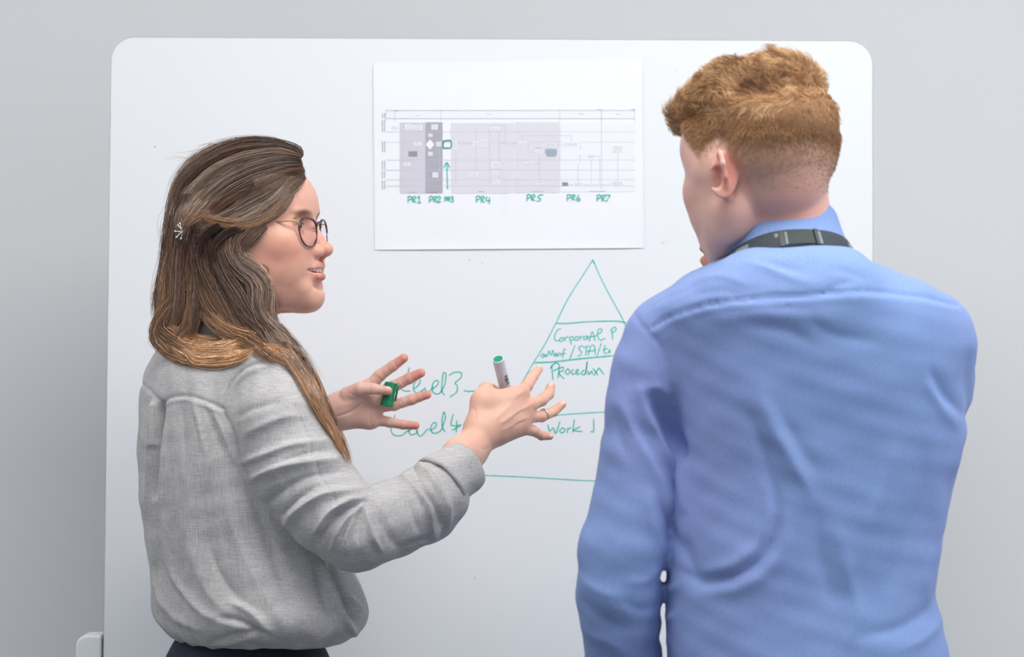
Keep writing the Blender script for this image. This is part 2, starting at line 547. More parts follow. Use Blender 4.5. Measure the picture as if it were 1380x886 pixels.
# ---------------------------------------------------------------- marker ink: thin strips lying on the surface
m_ink = mat_noisecolor('teal_marker_ink', lin((58, 192, 178)), lin((100, 210, 200)), 90, 0.45)
m_ink2 = mat_noisecolor('teal_marker_ink_dark', lin((36, 178, 162)), lin((84, 204, 190)), 90, 0.45)
def ink(name, polys, width, m, off, parent, smooth=True, label=None):
    V, F = [], []
    for pl in polys:
        w = width
        if isinstance(pl, tuple): pl, w = pl
        q = catmull([np.array(p, float) for p in pl], 7) if (smooth and len(pl) > 2) else np.array(pl, float)
        if len(q) == 2: q = np.array([q[0] + (q[1] - q[0]) * t for t in np.linspace(0, 1, 12)])
        q = np.array([on_board(*p) for p in q])
        T = np.gradient(q, axis=0); T /= np.maximum(np.linalg.norm(T, axis=1, keepdims=True), 1e-9)
        Nn = np.stack([-T[:, 1], T[:, 0]], 1)
        b = len(V); k = len(q)
        for i in range(k):
            ww = w * 0.5 * (0.88 + 0.24 * rng.random()) * (0.75 if i in (0, k - 1) else 1)
            for s in (-1, 1):
                p = q[i] + Nn[i] * ww * s; V.append(bpt(p[0], p[1], off))
        F += [(b + 2 * i, b + 2 * i + 1, b + 2 * i + 3, b + 2 * i + 2) for i in range(k - 1)]
        for e, i in ((0, 0), (1, k - 1)):                     # round ends
            c = q[i]; b2 = len(V); m_ = 8
            for j in range(m_):
                a = 2 * math.pi * j / m_; V.append(bpt(c[0] + math.cos(a) * w * .42, c[1] + math.sin(a) * w * .42, off + 0.00003))
            F.append(tuple(range(b2, b2 + m_)))
    me = pymesh(name, V, F); fixn(me)
    # every strip faces the room
    o = bpy.data.objects.new(name, me); COL.objects.link(o); me.materials.append(m)
    bpy.context.view_layer.update()
    o.parent = parent; o.matrix_parent_inverse = parent.matrix_world.inverted()
    if label: o['label'] = label
    return o
def zz(x0, y0, s, strokes):
    return [[(x0 + x / s, y0 + y / s) for x, y in st] for st in strokes]
MM = 0.00108
ink('drawn_pyramid', [
    [(799, 350), (787, 369), (766, 402), (749, 436), (735, 463), (719, 489), (700, 522), (672, 572), (640, 628)],
    [(799, 350), (808, 371), (820, 395), (841, 434), (868, 492), (905, 566), (945, 645)],
    [(799, 352), (801, 356)],
    ([(749, 436), (765, 436), (790, 434), (828, 433), (843, 435)], 1.9 * MM),
    ([(720, 489), (745, 488), (780, 484), (822, 480)], 2.2 * MM), [(822, 480), (866, 476)],
    [(640, 574), (700, 567), (750, 560), (806, 556), (905, 551)],
    [(628, 640), (655, 641), (700, 643), (790, 648), (900, 652)]], 1.45 * MM, m_ink, 0.0003, board, label='teal marker pyramid with bands')
A_ = (420, 440, 3.692); Z3 = (700, 340, 4.925); Z4 = (500, 490, 3.8333)
ink('handwriting', zz(*A_, [
    [(486, 206), (474, 250), (456, 296), (448, 312), (462, 322), (490, 322)],
    [(508, 312), (532, 292), (540, 268), (528, 262), (510, 286), (508, 318), (528, 332), (562, 312)],
    [(562, 305), (574, 326), (590, 320), (604, 300)],
    [(602, 312), (626, 292), (630, 274), (614, 272), (600, 296), (606, 330), (632, 336), (652, 316)],
    [(640, 332), (662, 290), (668, 240), (656, 232), (650, 268), (648, 318), (660, 344)],
    [(684, 244), (712, 229), (744, 232), (742, 256), (714, 282), (724, 296), (722, 326), (688, 352)],
    [(758, 320), (778, 324), (800, 323), (850, 321)]]), 1.75 * MM, m_ink2, 0.0003, board, label='handwritten words Level3')
ink('handwriting', zz(*Z4, [
    [(124, 268), (110, 318), (104, 348), (122, 372), (158, 372), (190, 348)],
    [(192, 352), (216, 334), (224, 312), (208, 310), (194, 338), (204, 368), (232, 362), (240, 344)],
    [(236, 342), (246, 372), (264, 372), (288, 344), (300, 340)],
    [(306, 348), (334, 328), (336, 308), (320, 310), (308, 338), (322, 360), (352, 354), (372, 332)],
    [(366, 336), (384, 284), (378, 252), (370, 272), (368, 324), (382, 354)],
    [(424, 262), (414, 316), (440, 322), (466, 316)], [(444, 296), (440, 356)], [(420, 346), (462, 322)]]), 1.75 * MM, m_ink2, 0.0003, board, label='handwritten words Level4')
ink('handwriting', zz(*Z3, [
    [(274, 508), (252, 518), (234, 556), (238, 586), (266, 588)], [(276, 568), (264, 584), (280, 593), (292, 576), (278, 566)],
    [(300, 564), (304, 590)], [(303, 574), (322, 560)], [(330, 566), (346, 612)], [(330, 570), (352, 560), (358, 580), (340, 588)],
    [(374, 560), (366, 578), (384, 586), (390, 566), (374, 560)], [(400, 558), (404, 584)], [(402, 570), (420, 556)],
    [(444, 556), (426, 566), (432, 582), (448, 570), (450, 556), (458, 580)], [(464, 592), (484, 528), (502, 588)], [(460, 564), (512, 556)],
    [(514, 548), (542, 532), (546, 512), (526, 512), (518, 548), (534, 584), (568, 574)],
    [(612, 514), (620, 580)], [(604, 520), (630, 498), (642, 514), (618, 536)]]), 1.6 * MM, m_ink, 0.0003, board, label='handwritten words Corporate P')
ink('handwriting', zz(*Z3, [
    [(134, 686), (176, 688)], [(150, 672), (180, 688), (148, 702)], [(184, 694), (196, 656), (208, 684), (222, 652), (228, 690)],
    [(242, 672), (232, 684), (244, 690), (248, 672), (252, 690)], [(260, 690), (262, 672), (274, 674), (276, 690)], [(310, 650), (294, 648), (288, 704)], [(278, 676), (308, 672)],
    [(369, 618), (334, 712)], [(420, 622), (398, 630), (398, 648), (412, 662), (406, 684), (386, 690)],
    [(424, 632), (462, 622)], [(446, 628), (440, 684)], [(454, 686), (476, 622), (498, 626), (502, 680)], [(448, 660), (506, 652)],
    [(544, 604), (514, 692)], [(568, 618), (562, 666), (582, 670)], [(554, 650), (584, 640)], [(590, 650), (604, 668)], [(604, 650), (590, 670)]]), 1.55 * MM, m_ink, 0.0003, board, label='handwritten second line with an arrow')
ink('handwriting', zz(*Z3, [
    [(214, 750), (222, 846)], [(204, 772), (236, 738), (264, 748), (258, 772), (226, 788)],
    [(264, 764), (256, 836)], [(262, 774), (290, 764), (288, 788), (262, 802), (296, 842)], [(322, 774), (304, 794), (318, 812), (336, 794), (322, 774)],
    [(360, 780), (346, 794), (354, 812), (370, 806)], [(376, 800), (392, 790), (388, 778), (376, 790), (382, 812), (402, 806)],
    [(430, 784), (412, 800), (424, 816), (440, 796), (450, 726), (440, 812)], [(456, 790), (460, 812), (480, 790), (484, 812)],
    [(490, 772), (520, 816)], [(494, 820), (526, 770)], [(530, 770), (560, 812)]]), 1.7 * MM, m_ink2, 0.0003, board, label='handwritten word Procedure')
ink('handwriting', zz(*Z4, [
    [(914, 318), (922, 350), (942, 334), (954, 362), (976, 300)], [(986, 335), (974, 350), (990, 359), (1002, 342), (988, 333)],
    [(1016, 334), (1014, 358)], [(1016, 342), (1032, 332)], [(1050, 290), (1042, 356)], [(1080, 328), (1046, 346), (1090, 352)],
    [(1150, 288), (1150, 350), (1136, 352)]]), 1.7 * MM, m_ink2, 0.0003, board, label='handwritten word Work')
m_fleck = mat_basic('smudge', lin((120, 130, 140)), 0.8)
for u, v, r in ((633, 351, 1.0), (650, 355, .8), (893, 327, .9), (898, 325, .6), (912, 95, .8), (209, 198, 1.2), (640, 780, 1.0), (563, 800, .7)):
    a, b = on_board(u, v); V = []; F = []; k = 0
    V += [bpt(a + math.cos(t) * r * MM, b + math.sin(t) * r * MM * .7, 0.0003) for t in np.linspace(0, 2 * math.pi, 7)[:-1]]
    F.append(tuple(range(k, k + 6)))
    bchild('smudge', V, F, m_fleck)

# ---------------------------------------------------------------- printed sheet taped to the board
m_paper = mat_basic('white_paper', lin((238, 239, 245)), 0.7)
add_noise_bump(m_paper, 9, 0.5, 0.004, 2)
pc = [on_board(*p) for p in ((503, 85), (865, 80), (867.5, 334.5), (505, 337))]
NU, NV = 90, 60
V, F = [], []
def sheet(s, t):
    q = (pc[0] * (1 - s) + pc[1] * s) * (1 - t) + (pc[3] * (1 - s) + pc[2] * s) * t
    e = 0.0013 + 0.0010 * max(0, (t - 0.93) / 0.07) ** 2 * (1 - abs(2 * s - 1) ** 6) + 0.0010 * max(0, (s - 0.97) / 0.03) * (0.5 + 0.5 * math.sin(5 * t))
    e += 0.0009 * math.exp(-((s - 0.50) / 0.012) ** 2 - ((t - 0.70) / 0.16) ** 2) + 0.0006 * math.exp(-((s - 0.54) / 0.03) ** 2 - ((t - 0.62) / 0.05) ** 2)
    e += 0.0009 * math.exp(-((s - 0.955) / 0.02) ** 2 - ((t - 0.05) / 0.04) ** 2) + 0.0004 * math.sin(9 * s + 2) * math.sin(6 * t)
    return q, e
for j in range(NV + 1):
    for i in range(NU + 1):
        q, e = sheet(i / NU, j / NV); V.append(bpt(q[0], q[1], e))
for j in range(NV):
    for i in range(NU):
        a = j * (NU + 1) + i; F.append((a, a + NU + 1, a + NU + 2, a + 1))
paper = link('paper_sheet', pymesh('paper_sheet', V, F), m_paper)
tag(paper, 'large white printed sheet with a grey flow chart taped to the whiteboard', 'paper')
def on_sheet(u, v, lift):
    q = on_board(u, v)
    # sheet parameters of the point
    s = (q[0] - pc[0][0]) / (pc[1][0] - pc[0][0]); t = (q[1] - pc[0][1]) / (pc[3][1] - pc[0][1])
    _, e = sheet(min(max(s, 0), 1), min(max(t, 0), 1))
    return bpt(q[0], q[1], e + .0002 + lift * .6)
def prints(name, rects, color, lift, rough=0.75):
    m = mat_basic(name, color, rough)
    if name not in ('printed_lines', 'printed_text'):
        for r in rects: print_one(name, [r], m, lift)
    else: print_one(name, rects, m, lift)['kind'] = 'stuff'
def print_one(name, rects, m, lift):
    """printed areas: u0, v0, u1, v1 quads laid on the sheet in small cells so they follow its waves"""
    V, F = [], []
    for r in rects:
        if len(r) == 4:
            u0, v0, u1, v1 = r; nx = max(1, int((u1 - u0) / 6)); ny = max(1, int((v1 - v0) / 6))
            b = len(V)
            for j in range(ny + 1):
                for i in range(nx + 1):
                    V.append(on_sheet(u0 + (u1 - u0) * i / nx, v0 + (v1 - v0) * j / ny, lift))
            F += [(b + j * (nx + 1) + i, b + (j + 1) * (nx + 1) + i, b + (j + 1) * (nx + 1) + i + 1, b + j * (nx + 1) + i + 1) for j in range(ny) for i in range(nx)]
        else:
            b = len(V); V += [on_sheet(x, y, lift) for x, y in r[0]]; F.append(tuple(range(b, b + len(r[0]))))
    o = link(name, pymesh(name, V, F), m, None)
    o.parent = paper
    return o
prints('printed_panel', [(539, 165.5, 573, 261)], lin((206, 205, 215)), 0.00035)
prints('printed_panel', [(608, 166, 692.5, 261), (694, 165, 754, 260)], lin((218, 217, 226)), 0.00035)
prints('printed_panel', [(573.5, 165, 596.5, 261)], lin((172, 171, 184)), 0.0004)
prints('printed_panel', [(521, 150, 608, 160), (608, 150, 856, 160), (755, 166, 855, 259)], lin((234, 235, 241)), 0.0003)
lines = []
def hl(u0, u1, v, w=0.55): lines.append((u0, v - w / 2, u1, v + w / 2))
def vl(u, v0, v1, w=0.55): lines.append((u - w / 2, v0, u + w / 2, v1))
for v, w in ((149, .7), (160, .5), (178, .4), (192, .4), (216, .5), (229.5, .6), (242.5, .5), (251, .5)): hl(520, 856, v, w)
for u in (520, 532, 594, 754.5, 810.5, 855): vl(u, 148, 164, .5)
vl(810.5, 148, 255, .7)
for (a, b, c, d) in ((543, 180, 543, 221), (563, 180, 563, 200), (641, 170, 641, 240), (660, 170, 680, 170), (660, 175, 660, 248), (672.5, 175, 672.5, 248), (615, 194, 640, 194), (681, 170, 681, 194), (700, 194, 712, 194), (712, 194, 712, 205.5), (712, 205.5, 721, 205.5), (704, 183, 770, 183), (770, 183, 770, 192), (704, 183, 704, 193), (727, 209, 727, 243), (707, 221, 727, 221), (782, 195, 782, 220), (779, 220, 779, 248), (797, 215, 797, 248), (808, 211, 808, 249), (797, 211, 808, 211), (832.5, 208, 832.5, 246), (592, 199, 592, 235), (614, 198, 614, 248), (765, 249, 826, 249), (673, 194, 700, 194), (750, 196, 765, 196)):
    if a == c: vl(a, b, d)
    else: hl(a, c, b)
prints('printed_lines', lines, lin((196, 196, 208)), 0.00055)
wb = [(585 - 3.5, 168, 590, 175), (577, 180.5, 583, 184.5), (577, 205, 583, 210), (583, 232.5, 590.5, 239.5), (588, 191.5, 595, 197.5), (528, 169, 536, 174.5), (558, 192, 568, 197), (544, 219.5, 553, 224), (637, 191, 645, 197.5), (648, 189, 657.5, 197.5), (661, 171, 673, 176), (633, 233, 644, 238.5), (663, 219, 673, 226), (664, 231, 672, 236), (664, 243, 673, 248), (698, 191.5, 710, 196), (721.5, 202.5, 731, 207.5), (736, 193, 750, 197), (707, 219, 719, 223), (722, 244, 733, 248.5), (760, 191.5, 780, 198), (791, 208, 803, 214), (825, 196, 839.5, 207), (824, 244, 840.5, 252), (773, 246, 785, 252), (608, 190, 616, 202), (546, 168, 556, 175), (557, 169, 569, 175.5)]
dia = [([(579.5, 188), (585.5, 195), (579.5, 202), (573.8, 195)],), ([(782, 203), (785, 206), (782, 209), (779, 206)],)]
prints('printed_box', [r for r in wb if True] + dia, lin((240, 240, 246)), 0.0007)
gb = [(550.5, 204, 562.5, 211.5), (757.5, 246, 765.5, 251)]
prints('printed_box', gb, lin((158, 156, 162)), 0.0008)
prints('printed_box', [([(735, 201), (740, 200.5), (750, 201), (751, 207), (748, 212), (738, 211.5), (734, 206)],)], lin((170, 182, 196)), 0.0008)
tiny = []                                                      # illegible small print: short dashes
r2 = random.Random(5)
def dash(u0, v0, u1, v1, rows):
    for k in range(rows):
        y = v0 + (v1 - v0) * (k + .5) / rows; x = u0 + r2.random() * .8
        while x < u1 - .8:
            w = .9 + r2.random() * 1.6; tiny.append((x, y - .22, min(x + w, u1), y + .22)); x += w + .7
for (a, b, c, d) in wb: dash(a + .8, b + .7, c - .8, d - .7, max(1, int((d - b) / 2)))
for (a, b, c, d) in gb: dash(a + .8, b + .7, c - .8, d - .7, 3)
dash(736, 202, 750, 211, 5); dash(560, 155, 566, 157, 1); dash(655, 153.5, 662, 155.5, 1); dash(779, 153, 787, 155, 1); dash(829, 153, 836, 155, 1)
dash(551, 258.5, 563, 260.3, 1); dash(580, 258.5, 590, 260.3, 1); dash(645, 257.5, 654, 259.5, 1); dash(716, 257.5, 732, 259, 1); dash(794, 257, 815, 259, 1); dash(721, 198.5, 731, 201, 1)
dash(850, 147, 856, 148.5, 1); dash(804, 147, 811, 148.5, 1); dash(533, 149.5, 537, 151, 1)
for y0, y1 in ((153, 159), (162, 178), (191, 205), (217, 229), (231, 241), (244, 255)):
    for x in (515.5, 518.5): 
        y = y0
        while y < y1: tiny.append((x - .4, y, x + .4, min(y + 1.8, y1))); y += 2.5
prints('printed_text', tiny, lin((120, 120, 134)), 0.0010)
# teal handwriting on the sheet
Q1 = (500, 140, 6.11); Q2 = (680, 140, 6.11)
def PL(x, y, s=1.0): return [[(x + 2, y), (x, y + 50 * s)], [(x - 4, y + 4), (x + 16 * s, y - 5), (x + 30 * s, y + 6), (x + 22 * s, y + 22 * s), (x + 2, y + 27 * s)]]
def RL(x, y, s=1.0): return [[(x, y), (x, y + 50 * s)], [(x, y + 2), (x + 18 * s, y - 3), (x + 26 * s, y + 12), (x + 4, y + 27 * s), (x + 28 * s, y + 48 * s)]]
s1 = PL(305, 766) + RL(345, 766) + [[(385, 777), (398, 762), (398, 816)], [(382, 818), (414, 814)]]
s1 += PL(482, 766) + RL(520, 766, .9) + [[(546, 774), (562, 762), (572, 778), (545, 812), (576, 808)]]
s1 += PL(608, 772, .68) + RL(632, 770, .66) + [[(658, 768), (672, 764), (676, 776), (664, 786), (678, 794), (672, 808), (656, 806)]]
s1 += PL(868, 764) + RL(908, 764) + [[(956, 764), (948, 796), (986, 796)], [(976, 770), (972, 826)]]
s1 += [[(596, 306), (657, 304), (658, 362), (626, 362), (596, 366), (596, 306)], [(598, 308), (656, 306), (656, 360), (598, 362), (598, 310)], [(632, 704), (628, 590), (625, 486)], [(600, 526), (625, 484), (648, 526)]]
s2 = PL(185, 752) + RL(224, 752) + [[(320, 750), (286, 754), (276, 774), (296, 782), (290, 800), (264, 800)]]
s2 += PL(516, 752) + RL(556, 752, .9) + [[(612, 750), (597, 776), (600, 800), (620, 796), (616, 778), (599, 786)]]
s2 += PL(762, 754) + RL(802, 754) + [[(832, 752), (868, 754), (852, 780), (838, 808)]]
def ink_sheet(name, groups, width, m):
    V, F = [], []
    for pl in groups:
        q = catmull([np.array(p, float) for p in pl], 6)
        T = np.gradient(q, axis=0); T /= np.maximum(np.linalg.norm(T, axis=1, keepdims=True), 1e-9)
        b = len(V)
        for i in range(len(q)):
            ww = width * .5 * (0.85 + .3 * rng.random())
            for s in (-1, 1): V.append(on_sheet(q[i][0] - T[i][1] * ww * s, q[i][1] + T[i][0] * ww * s, 0.0013))
        F += [(b + 2 * i, b + 2 * i + 1, b + 2 * i + 3, b + 2 * i + 2) for i in range(len(q) - 1)]
    o = link(name, fixn(pymesh(name, V, F)), m); o.parent = paper; return o
a1, a2 = zz(*Q1, s1), zz(*Q2, s2)
for nm, g in (('PR1', a1[0:6]), ('PR2', a1[6:11]), ('PR3', a1[11:16]), ('PR4', a1[16:22]), ('PR5', a2[0:5]), ('PR6', a2[5:10]), ('PR7', a2[10:15])):
    ink_sheet('handwriting', g, 1.35, m_ink2)['label'] = 'teal handwritten ' + nm
ink_sheet('drawn_square', a1[22:24], 1.35, m_ink2); ink_sheet('drawn_arrow', a1[24:26], 1.35, m_ink2)
# ---------------------------------------------------------------- heads, modelled in millimetres in the head's own frame
# +x face, +y the head's left, +z up; x = 0 at the ears, z = 0 at the eyes
def frame(fwd, roll=0.0):
    f = nrm(fwd); l = nrm(np.cross([0, 0, 1.0], f)); u = np.cross(f, l)
    if roll:
        l, u = l * math.cos(roll) + u * math.sin(roll), u * math.cos(roll) - l * math.sin(roll)
    return np.stack([f, l, u])          # rows
def rotz(a):
    c, s = math.cos(a), math.sin(a); return [(c, s, 0), (-s, c, 0), (0, 0, 1)]
def rotm(ax, ay, az):
    m = Matrix.Rotation(az, 3, 'Z') @ Matrix.Rotation(ay, 3, 'Y') @ Matrix.Rotation(ax, 3, 'X')
    return [tuple(m.col[i]) for i in range(3)]

LIP_U = [(104, 0, -56), (102, 9, -56.5), (97, 18, -59), (89, 27.5, -61.2)]
LIP_L = [(102, 0, -73.5), (100, 9, -73), (95, 18, -70), (89, 27.5, -63.2)]
def build_head(male, neck, h=1.5, smile=False):
    """neck: list of (point, radius) in head coordinates"""
    w = 1.0 if not male else 1.03
    lo = [-112, -100, -190 if not male else -180]; hi = [126, 100, 122]
    f = Field(lo, hi, h)
    A, S = f.add, f.sub
    A(ell((0, 0, 32), (91 if not male else 88, 71 * w, 76)))                       # cranium
    A(ell((-38, 0, 10) if not male else (-32, 0, 14), (46, 62, 52) if not male else (44, 60, 48)), 30)                        # occiput
    A(ell((46, 0, 30), (40, 58 * w, 44)), 30)
    A(ell((24, 0, 0), (50, 66 * w, 50)), 30)                       # temples                      # forehead
    A(ell((44, 0, -28), (45, 56 * w, 52)), 25)                       # middle face
    nw = .88 if male else 1.0
    for s in (-1, 1):
        A(ell((57, 42 * s * nw, -22), (25, 19, 15)), 26)
        A(ell((48, 42 * s * nw, -38), (30, 15, 24)), 24)
        A(ell((68, 22 * s, -84), (20, 17, 15)), 16)              # cheekbone
        A(ell((62, 31 * s * nw, -46), (27, 20 * nw, 26)), 16)              # cheek
        A(ell((24, 47 * s * w, -46), (30, 17, 40)), 22)          # chewing muscle
        A(ell((48, 38 * s * nw, -58), (32, 17, 28)), 22)
        A(cone((12, 51 * s * w, -54), (52, 34 * s, -88), 14, 12.5), 20)   # jaw side
        A(cone((52, 34 * s, -88), (80, 9 * s, -98), 12.5, 12.5), 14)
        A(ell((82, 20 * s, 14), (11, 20, 6)), 14)                # brow ridge
    A(ell((82, 0, -96.5), (15, 18, 15)), 14)                     # chin
    A(ell((73, 0, -62), (28, 28, 23)), 14)                       # mouth barrel
    # under the chin
    A(cone((20, 0, -78), (66, 0, -94), 30, 16), 16)
    # eye sockets
    for s in (-1, 1):
        S(ell((99, 30 * s, -1), (13, 18, 12)), 12)
        A(ell((79, 29.5 * s, 0), (14.2, 14.2, 13.8)), 3)           # lids over the ball
        S(ell((94.5, 28.5 * s, -1.4), (10, 11.5, 3.0), rotz(0.45 * s)), 0.6)
        A(cone((91, 24 * s, -8), (86, 41 * s, -7), 2.0, 2.0), 6)  # lower lid bag
    # nose
    A(cone((91, 0, 4), (103, 0, -20), 5.5, 6.5), 9)
    A(cone((103, 0, -20), (110, 0, -34), 6.5, 8.0), 6)
    A(ell((114, 0, -35.5), (9.6, 9.6, 8.6)), 5)
    for s in (-1, 1):
        A(ell((103, 12 * s, -38.5), (11, 7, 8.2)), 4)
    A(cone((90, 0, -40), (104, 0, -42), 8, 4.5), 5)
    for s in (-1, 1):
        S(ell((106, 5.5 * s, -46), (5, 2.8, 4.5)), 1.5)          # nostril
        S(cone((93, 16.5 * s, -36), (90, 19 * s, -45), 1.0, 1.0), 5)   # wing crease
        S(cone((90, 20 * s, -45), (85, 28 * s, -58), 1.0, 0.6), 9)     # smile fold
    # lips
    if smile:
        c, lw = LIP_U, LIP_L
        ru, rl = [4.2, 4.4, 3.8, 2.0], [5.8, 5.6, 4.4, 2.0]
    else:
        c = [(100, 0, -58), (98, 8, -58), (93, 16, -61), (88, 22, -64)]
        lw = [(98, 0, -69), (96, 8, -69), (92, 15, -67), (88, 21, -65)]
        ru, rl = [3.8, 3.8, 3.0, 1.5], [4.6, 4.4, 3.4, 1.5]
    for s in (-1, 1):
        q = lambda p: (p[0], p[1] * s, p[2])
        for i in range(3):
            A(cone(q(c[i]), q(c[i + 1]), ru[i], ru[i + 1]), 3.5)
            A(cone(q(lw[i]), q(lw[i + 1]), rl[i], rl[i + 1]), 3.5)
        if smile:
            for dx in (0, 6, 12):
                S(cone(q((88 + dx, 27.5 + dx * 1.2, -61.8)), q((95 + dx, 15, -63.8)), 0.8, 3.5), 0.8)     # open mouth
                S(cone(q((94 + dx, 15, -63.8)), q((97 + dx, 0, -64.5)), 3.5, 3.9), 1.0)
        else:
            S(cone(q((103, 0, -63.5)), q((90, 20, -65)), 1.0, 0.8), 2)
    S(ell((101, 0, -83), (6, 14, 4)), 9)                         # hollow above the chin
    S(cone((103, 0, -47), (105, 0, -52), 1.4, 1.4), 4)           # philtrum
    # ears
    for s in (-1, 1):
        R = rotm(0, 0, -0.42 * s)
        y0 = 70 * w
        o = lambda x, y, z: np.array((x * (.8 if male else 1), (y0 + y * (1.55 if male else 1)) * s, z))
        fl_ = .8 if male else .42
        A(ell(o(-9, 7, -18), (17, 4.0, 29), rotm(0.12 * s, -0.15, fl_ * s)), 4)
        S(ell(o(-3, 12, -20), (9, 6, 14), rotm(0.12 * s, -0.15, fl_ * s)), 3)
        rim = [o(0, 4, -4), o(-2, 6, 6), o(-11, 10, 11), o(-21, 14, 7), o(-25, 15, -6), o(-22, 12, -22), o(-14, 8, -34), o(-6, 4, -43), o(-1, 3, -40)]
        rr = [2.4, 2.8, 3, 3.2, 3.2, 3, 3.6, 5.2, 4]
        for i in range(len(rim) - 1): A(cone(rim[i], rim[i + 1], rr[i], rr[i + 1]), 2.5)
        A(ell(o(3, 2, -22), (4, 3, 5)), 3)                       # tragus
    for i in range(len(neck) - 1):
        A(cone(neck[i][0], neck[i + 1][0], neck[i][1], neck[i + 1][1]), 16)
    return f.mesh()

def gauss(V, c, r, power=2):
    return np.exp(-(np.sqrt((((V - np.asarray(c, float)) / np.asarray(r, float)) ** 2).sum(1))) ** power)
def mixc(C, col, w):
    return C * (1 - w[:, None]) + np.asarray(col)[None, :] * w[:, None]

m_skin = mat_vcol('skin', 0.48, Subsurface_Weight=0.22, Subsurface_Scale=0.006)
m_skin.node_tree.nodes['Principled BSDF'].inputs['Subsurface Radius'].default_value = (1.0, 0.35, 0.2)
m_skin.node_tree.nodes['Principled BSDF'].inputs['Specular IOR Level'].default_value = 0.4
add_noise_bump(m_skin, 900, 0.25, 0.0003, 3)
def place_part(name, V, F, m, parent, sub=None):
    me = mesh_from(name, V, F) if isinstance(F, np.ndarray) else pymesh(name, V, F)
    o = bpy.data.objects.new(name, me); COL.objects.link(o)
    if m is not None: me.materials.append(m)
    bpy.context.view_layer.update()
    o.parent = parent; o.matrix_parent_inverse = parent.matrix_world.inverted()
    return o
# ---------------------------------------------------------------- the woman
WY = -0.41
w_loc = P(345, 443, WY); 
woman = thing('person', (w_loc[0], w_loc[1], 0), 'woman in loose grey shirt with long wavy brown hair and glasses, gesturing with both hands', 'person')
WT, WA = math.radians(14), math.radians(6)
WF = frame((math.cos(WA) * math.cos(WT), -math.cos(WA) * math.sin(WT), math.sin(WA)))
WHO = P(331, 315, WY)
def wh(p): return WHO + (np.asarray(p, float) * 0.001) @ WF
def wh_inv(q): return ((np.asarray(q) - WHO) @ WF.T) * 1000
neck_base = P(300, 470, -0.40)
nb = wh_inv(neck_base)
V, F = build_head(False, [((-14, 0, -50), 50), ((-14, 0, -80), 47), (nb * 0.6 + np.array((-14, 0, -80)) * 0.4, 49), (nb, 54)], smile=True)
V = laplace(V, F, 1, 0.4)
skin = lin((228, 174, 153))
C = np.tile(skin, (len(V), 1))
C *= (1 + 0.05 * np.sin(V[:, :1] * .21) * np.sin(V[:, 1:2] * .17 + 1) * np.sin(V[:, 2:3] * .19))
for s in (-1, 1):
    C = mixc(C, lin((216, 130, 110)), 0.8 * gauss(V, (66, 44 * s, -34), (30, 30, 22)))       # cheeks
    C = mixc(C, lin((112, 78, 60)), 0.85 * gauss(V, (86, 30 * s, 16.5), (20, 20, 4.6), 4))       # brow
    C = mixc(C, lin((150, 100, 90)), 0.5 * gauss(V, (90, 31 * s, 2), (6, 13, 7)))
    C = mixc(C, lin((46, 30, 28)), 0.9 * gauss(V, (92, 29.5 * s, 1.6), (9, 13, 1.7), 4))
    C = mixc(C, lin((120, 84, 66)), 0.7 * gauss(V, (72, 45 * s, 17), (16, 11, 3.0), 4))
C = mixc(C, lin((214, 136, 118)), 0.6 * gauss(V, (110, 0, -36), (14, 16, 14)))
def lipmask(V, c, lw):
    m = np.zeros(len(V))
    for pts, r in ((c, 5.0), (lw, 6.6)):
        for s in (-1, 1):
            q = catmull([(p[0], p[1] * s, p[2]) for p in pts], 5)
            for i, p in enumerate(q):
                rr = r * (1 - 0.40 * i / len(q))
                m = np.maximum(m, np.clip((rr - np.linalg.norm(V - p, axis=1)) / 1.2, 0, 1))
    return m
C = mixc(C, lin((208, 112, 108)), 0.75 * lipmask(V, [(p[0] + 3, p[1], p[2] + 1) for p in LIP_U], [(p[0] + 3, p[1], p[2]) for p in LIP_L]))
C = mixc(C, lin((60, 22, 20)), gauss(V, (86, 0, -64.5), (10, 26, 4.5), 6))
for p, r in (((76.5, -29.5, -80), 1.7), ((40, -46, -92), 1.5), ((60, -40, -60), .8)):
    C = mixc(C, lin((110, 66, 52)), gauss(V, p, (r * 1.3,) * 3, 3))
hu, hv = project(wh(V))
# lashes along the upper lids
# scalp under the hair: left of and above the hairline
HLINE = [(430, 190), (416, 226), (411, 236), (396, 250), (380, 268), (364, 288), (350, 300), (342, 314), (330, 324), (322, 332), (326, 352), (346, 372), (362, 396), (366, 440), (370, 520)]
hx = np.interp(hv, [p[1] for p in HLINE], [p[0] for p in HLINE])
near = V[:, 1] < 12
scalp = np.clip((hx + 3 - hu) / 5, 0, 1) * near
far = np.clip((V[:, 2] - 62 + (70 - V[:, 0]) * .5) / 4, 0, 1) * np.clip((60 - V[:, 0] + (V[:, 2] > 55) * 24) / 4, 0, 1)
scalp = np.maximum(scalp, far * (V[:, 1] >= 0))
C = mixc(C, lin((62, 47, 40)), np.clip(scalp, 0, 1))
W_BODY = [(wh(V), F, C)]
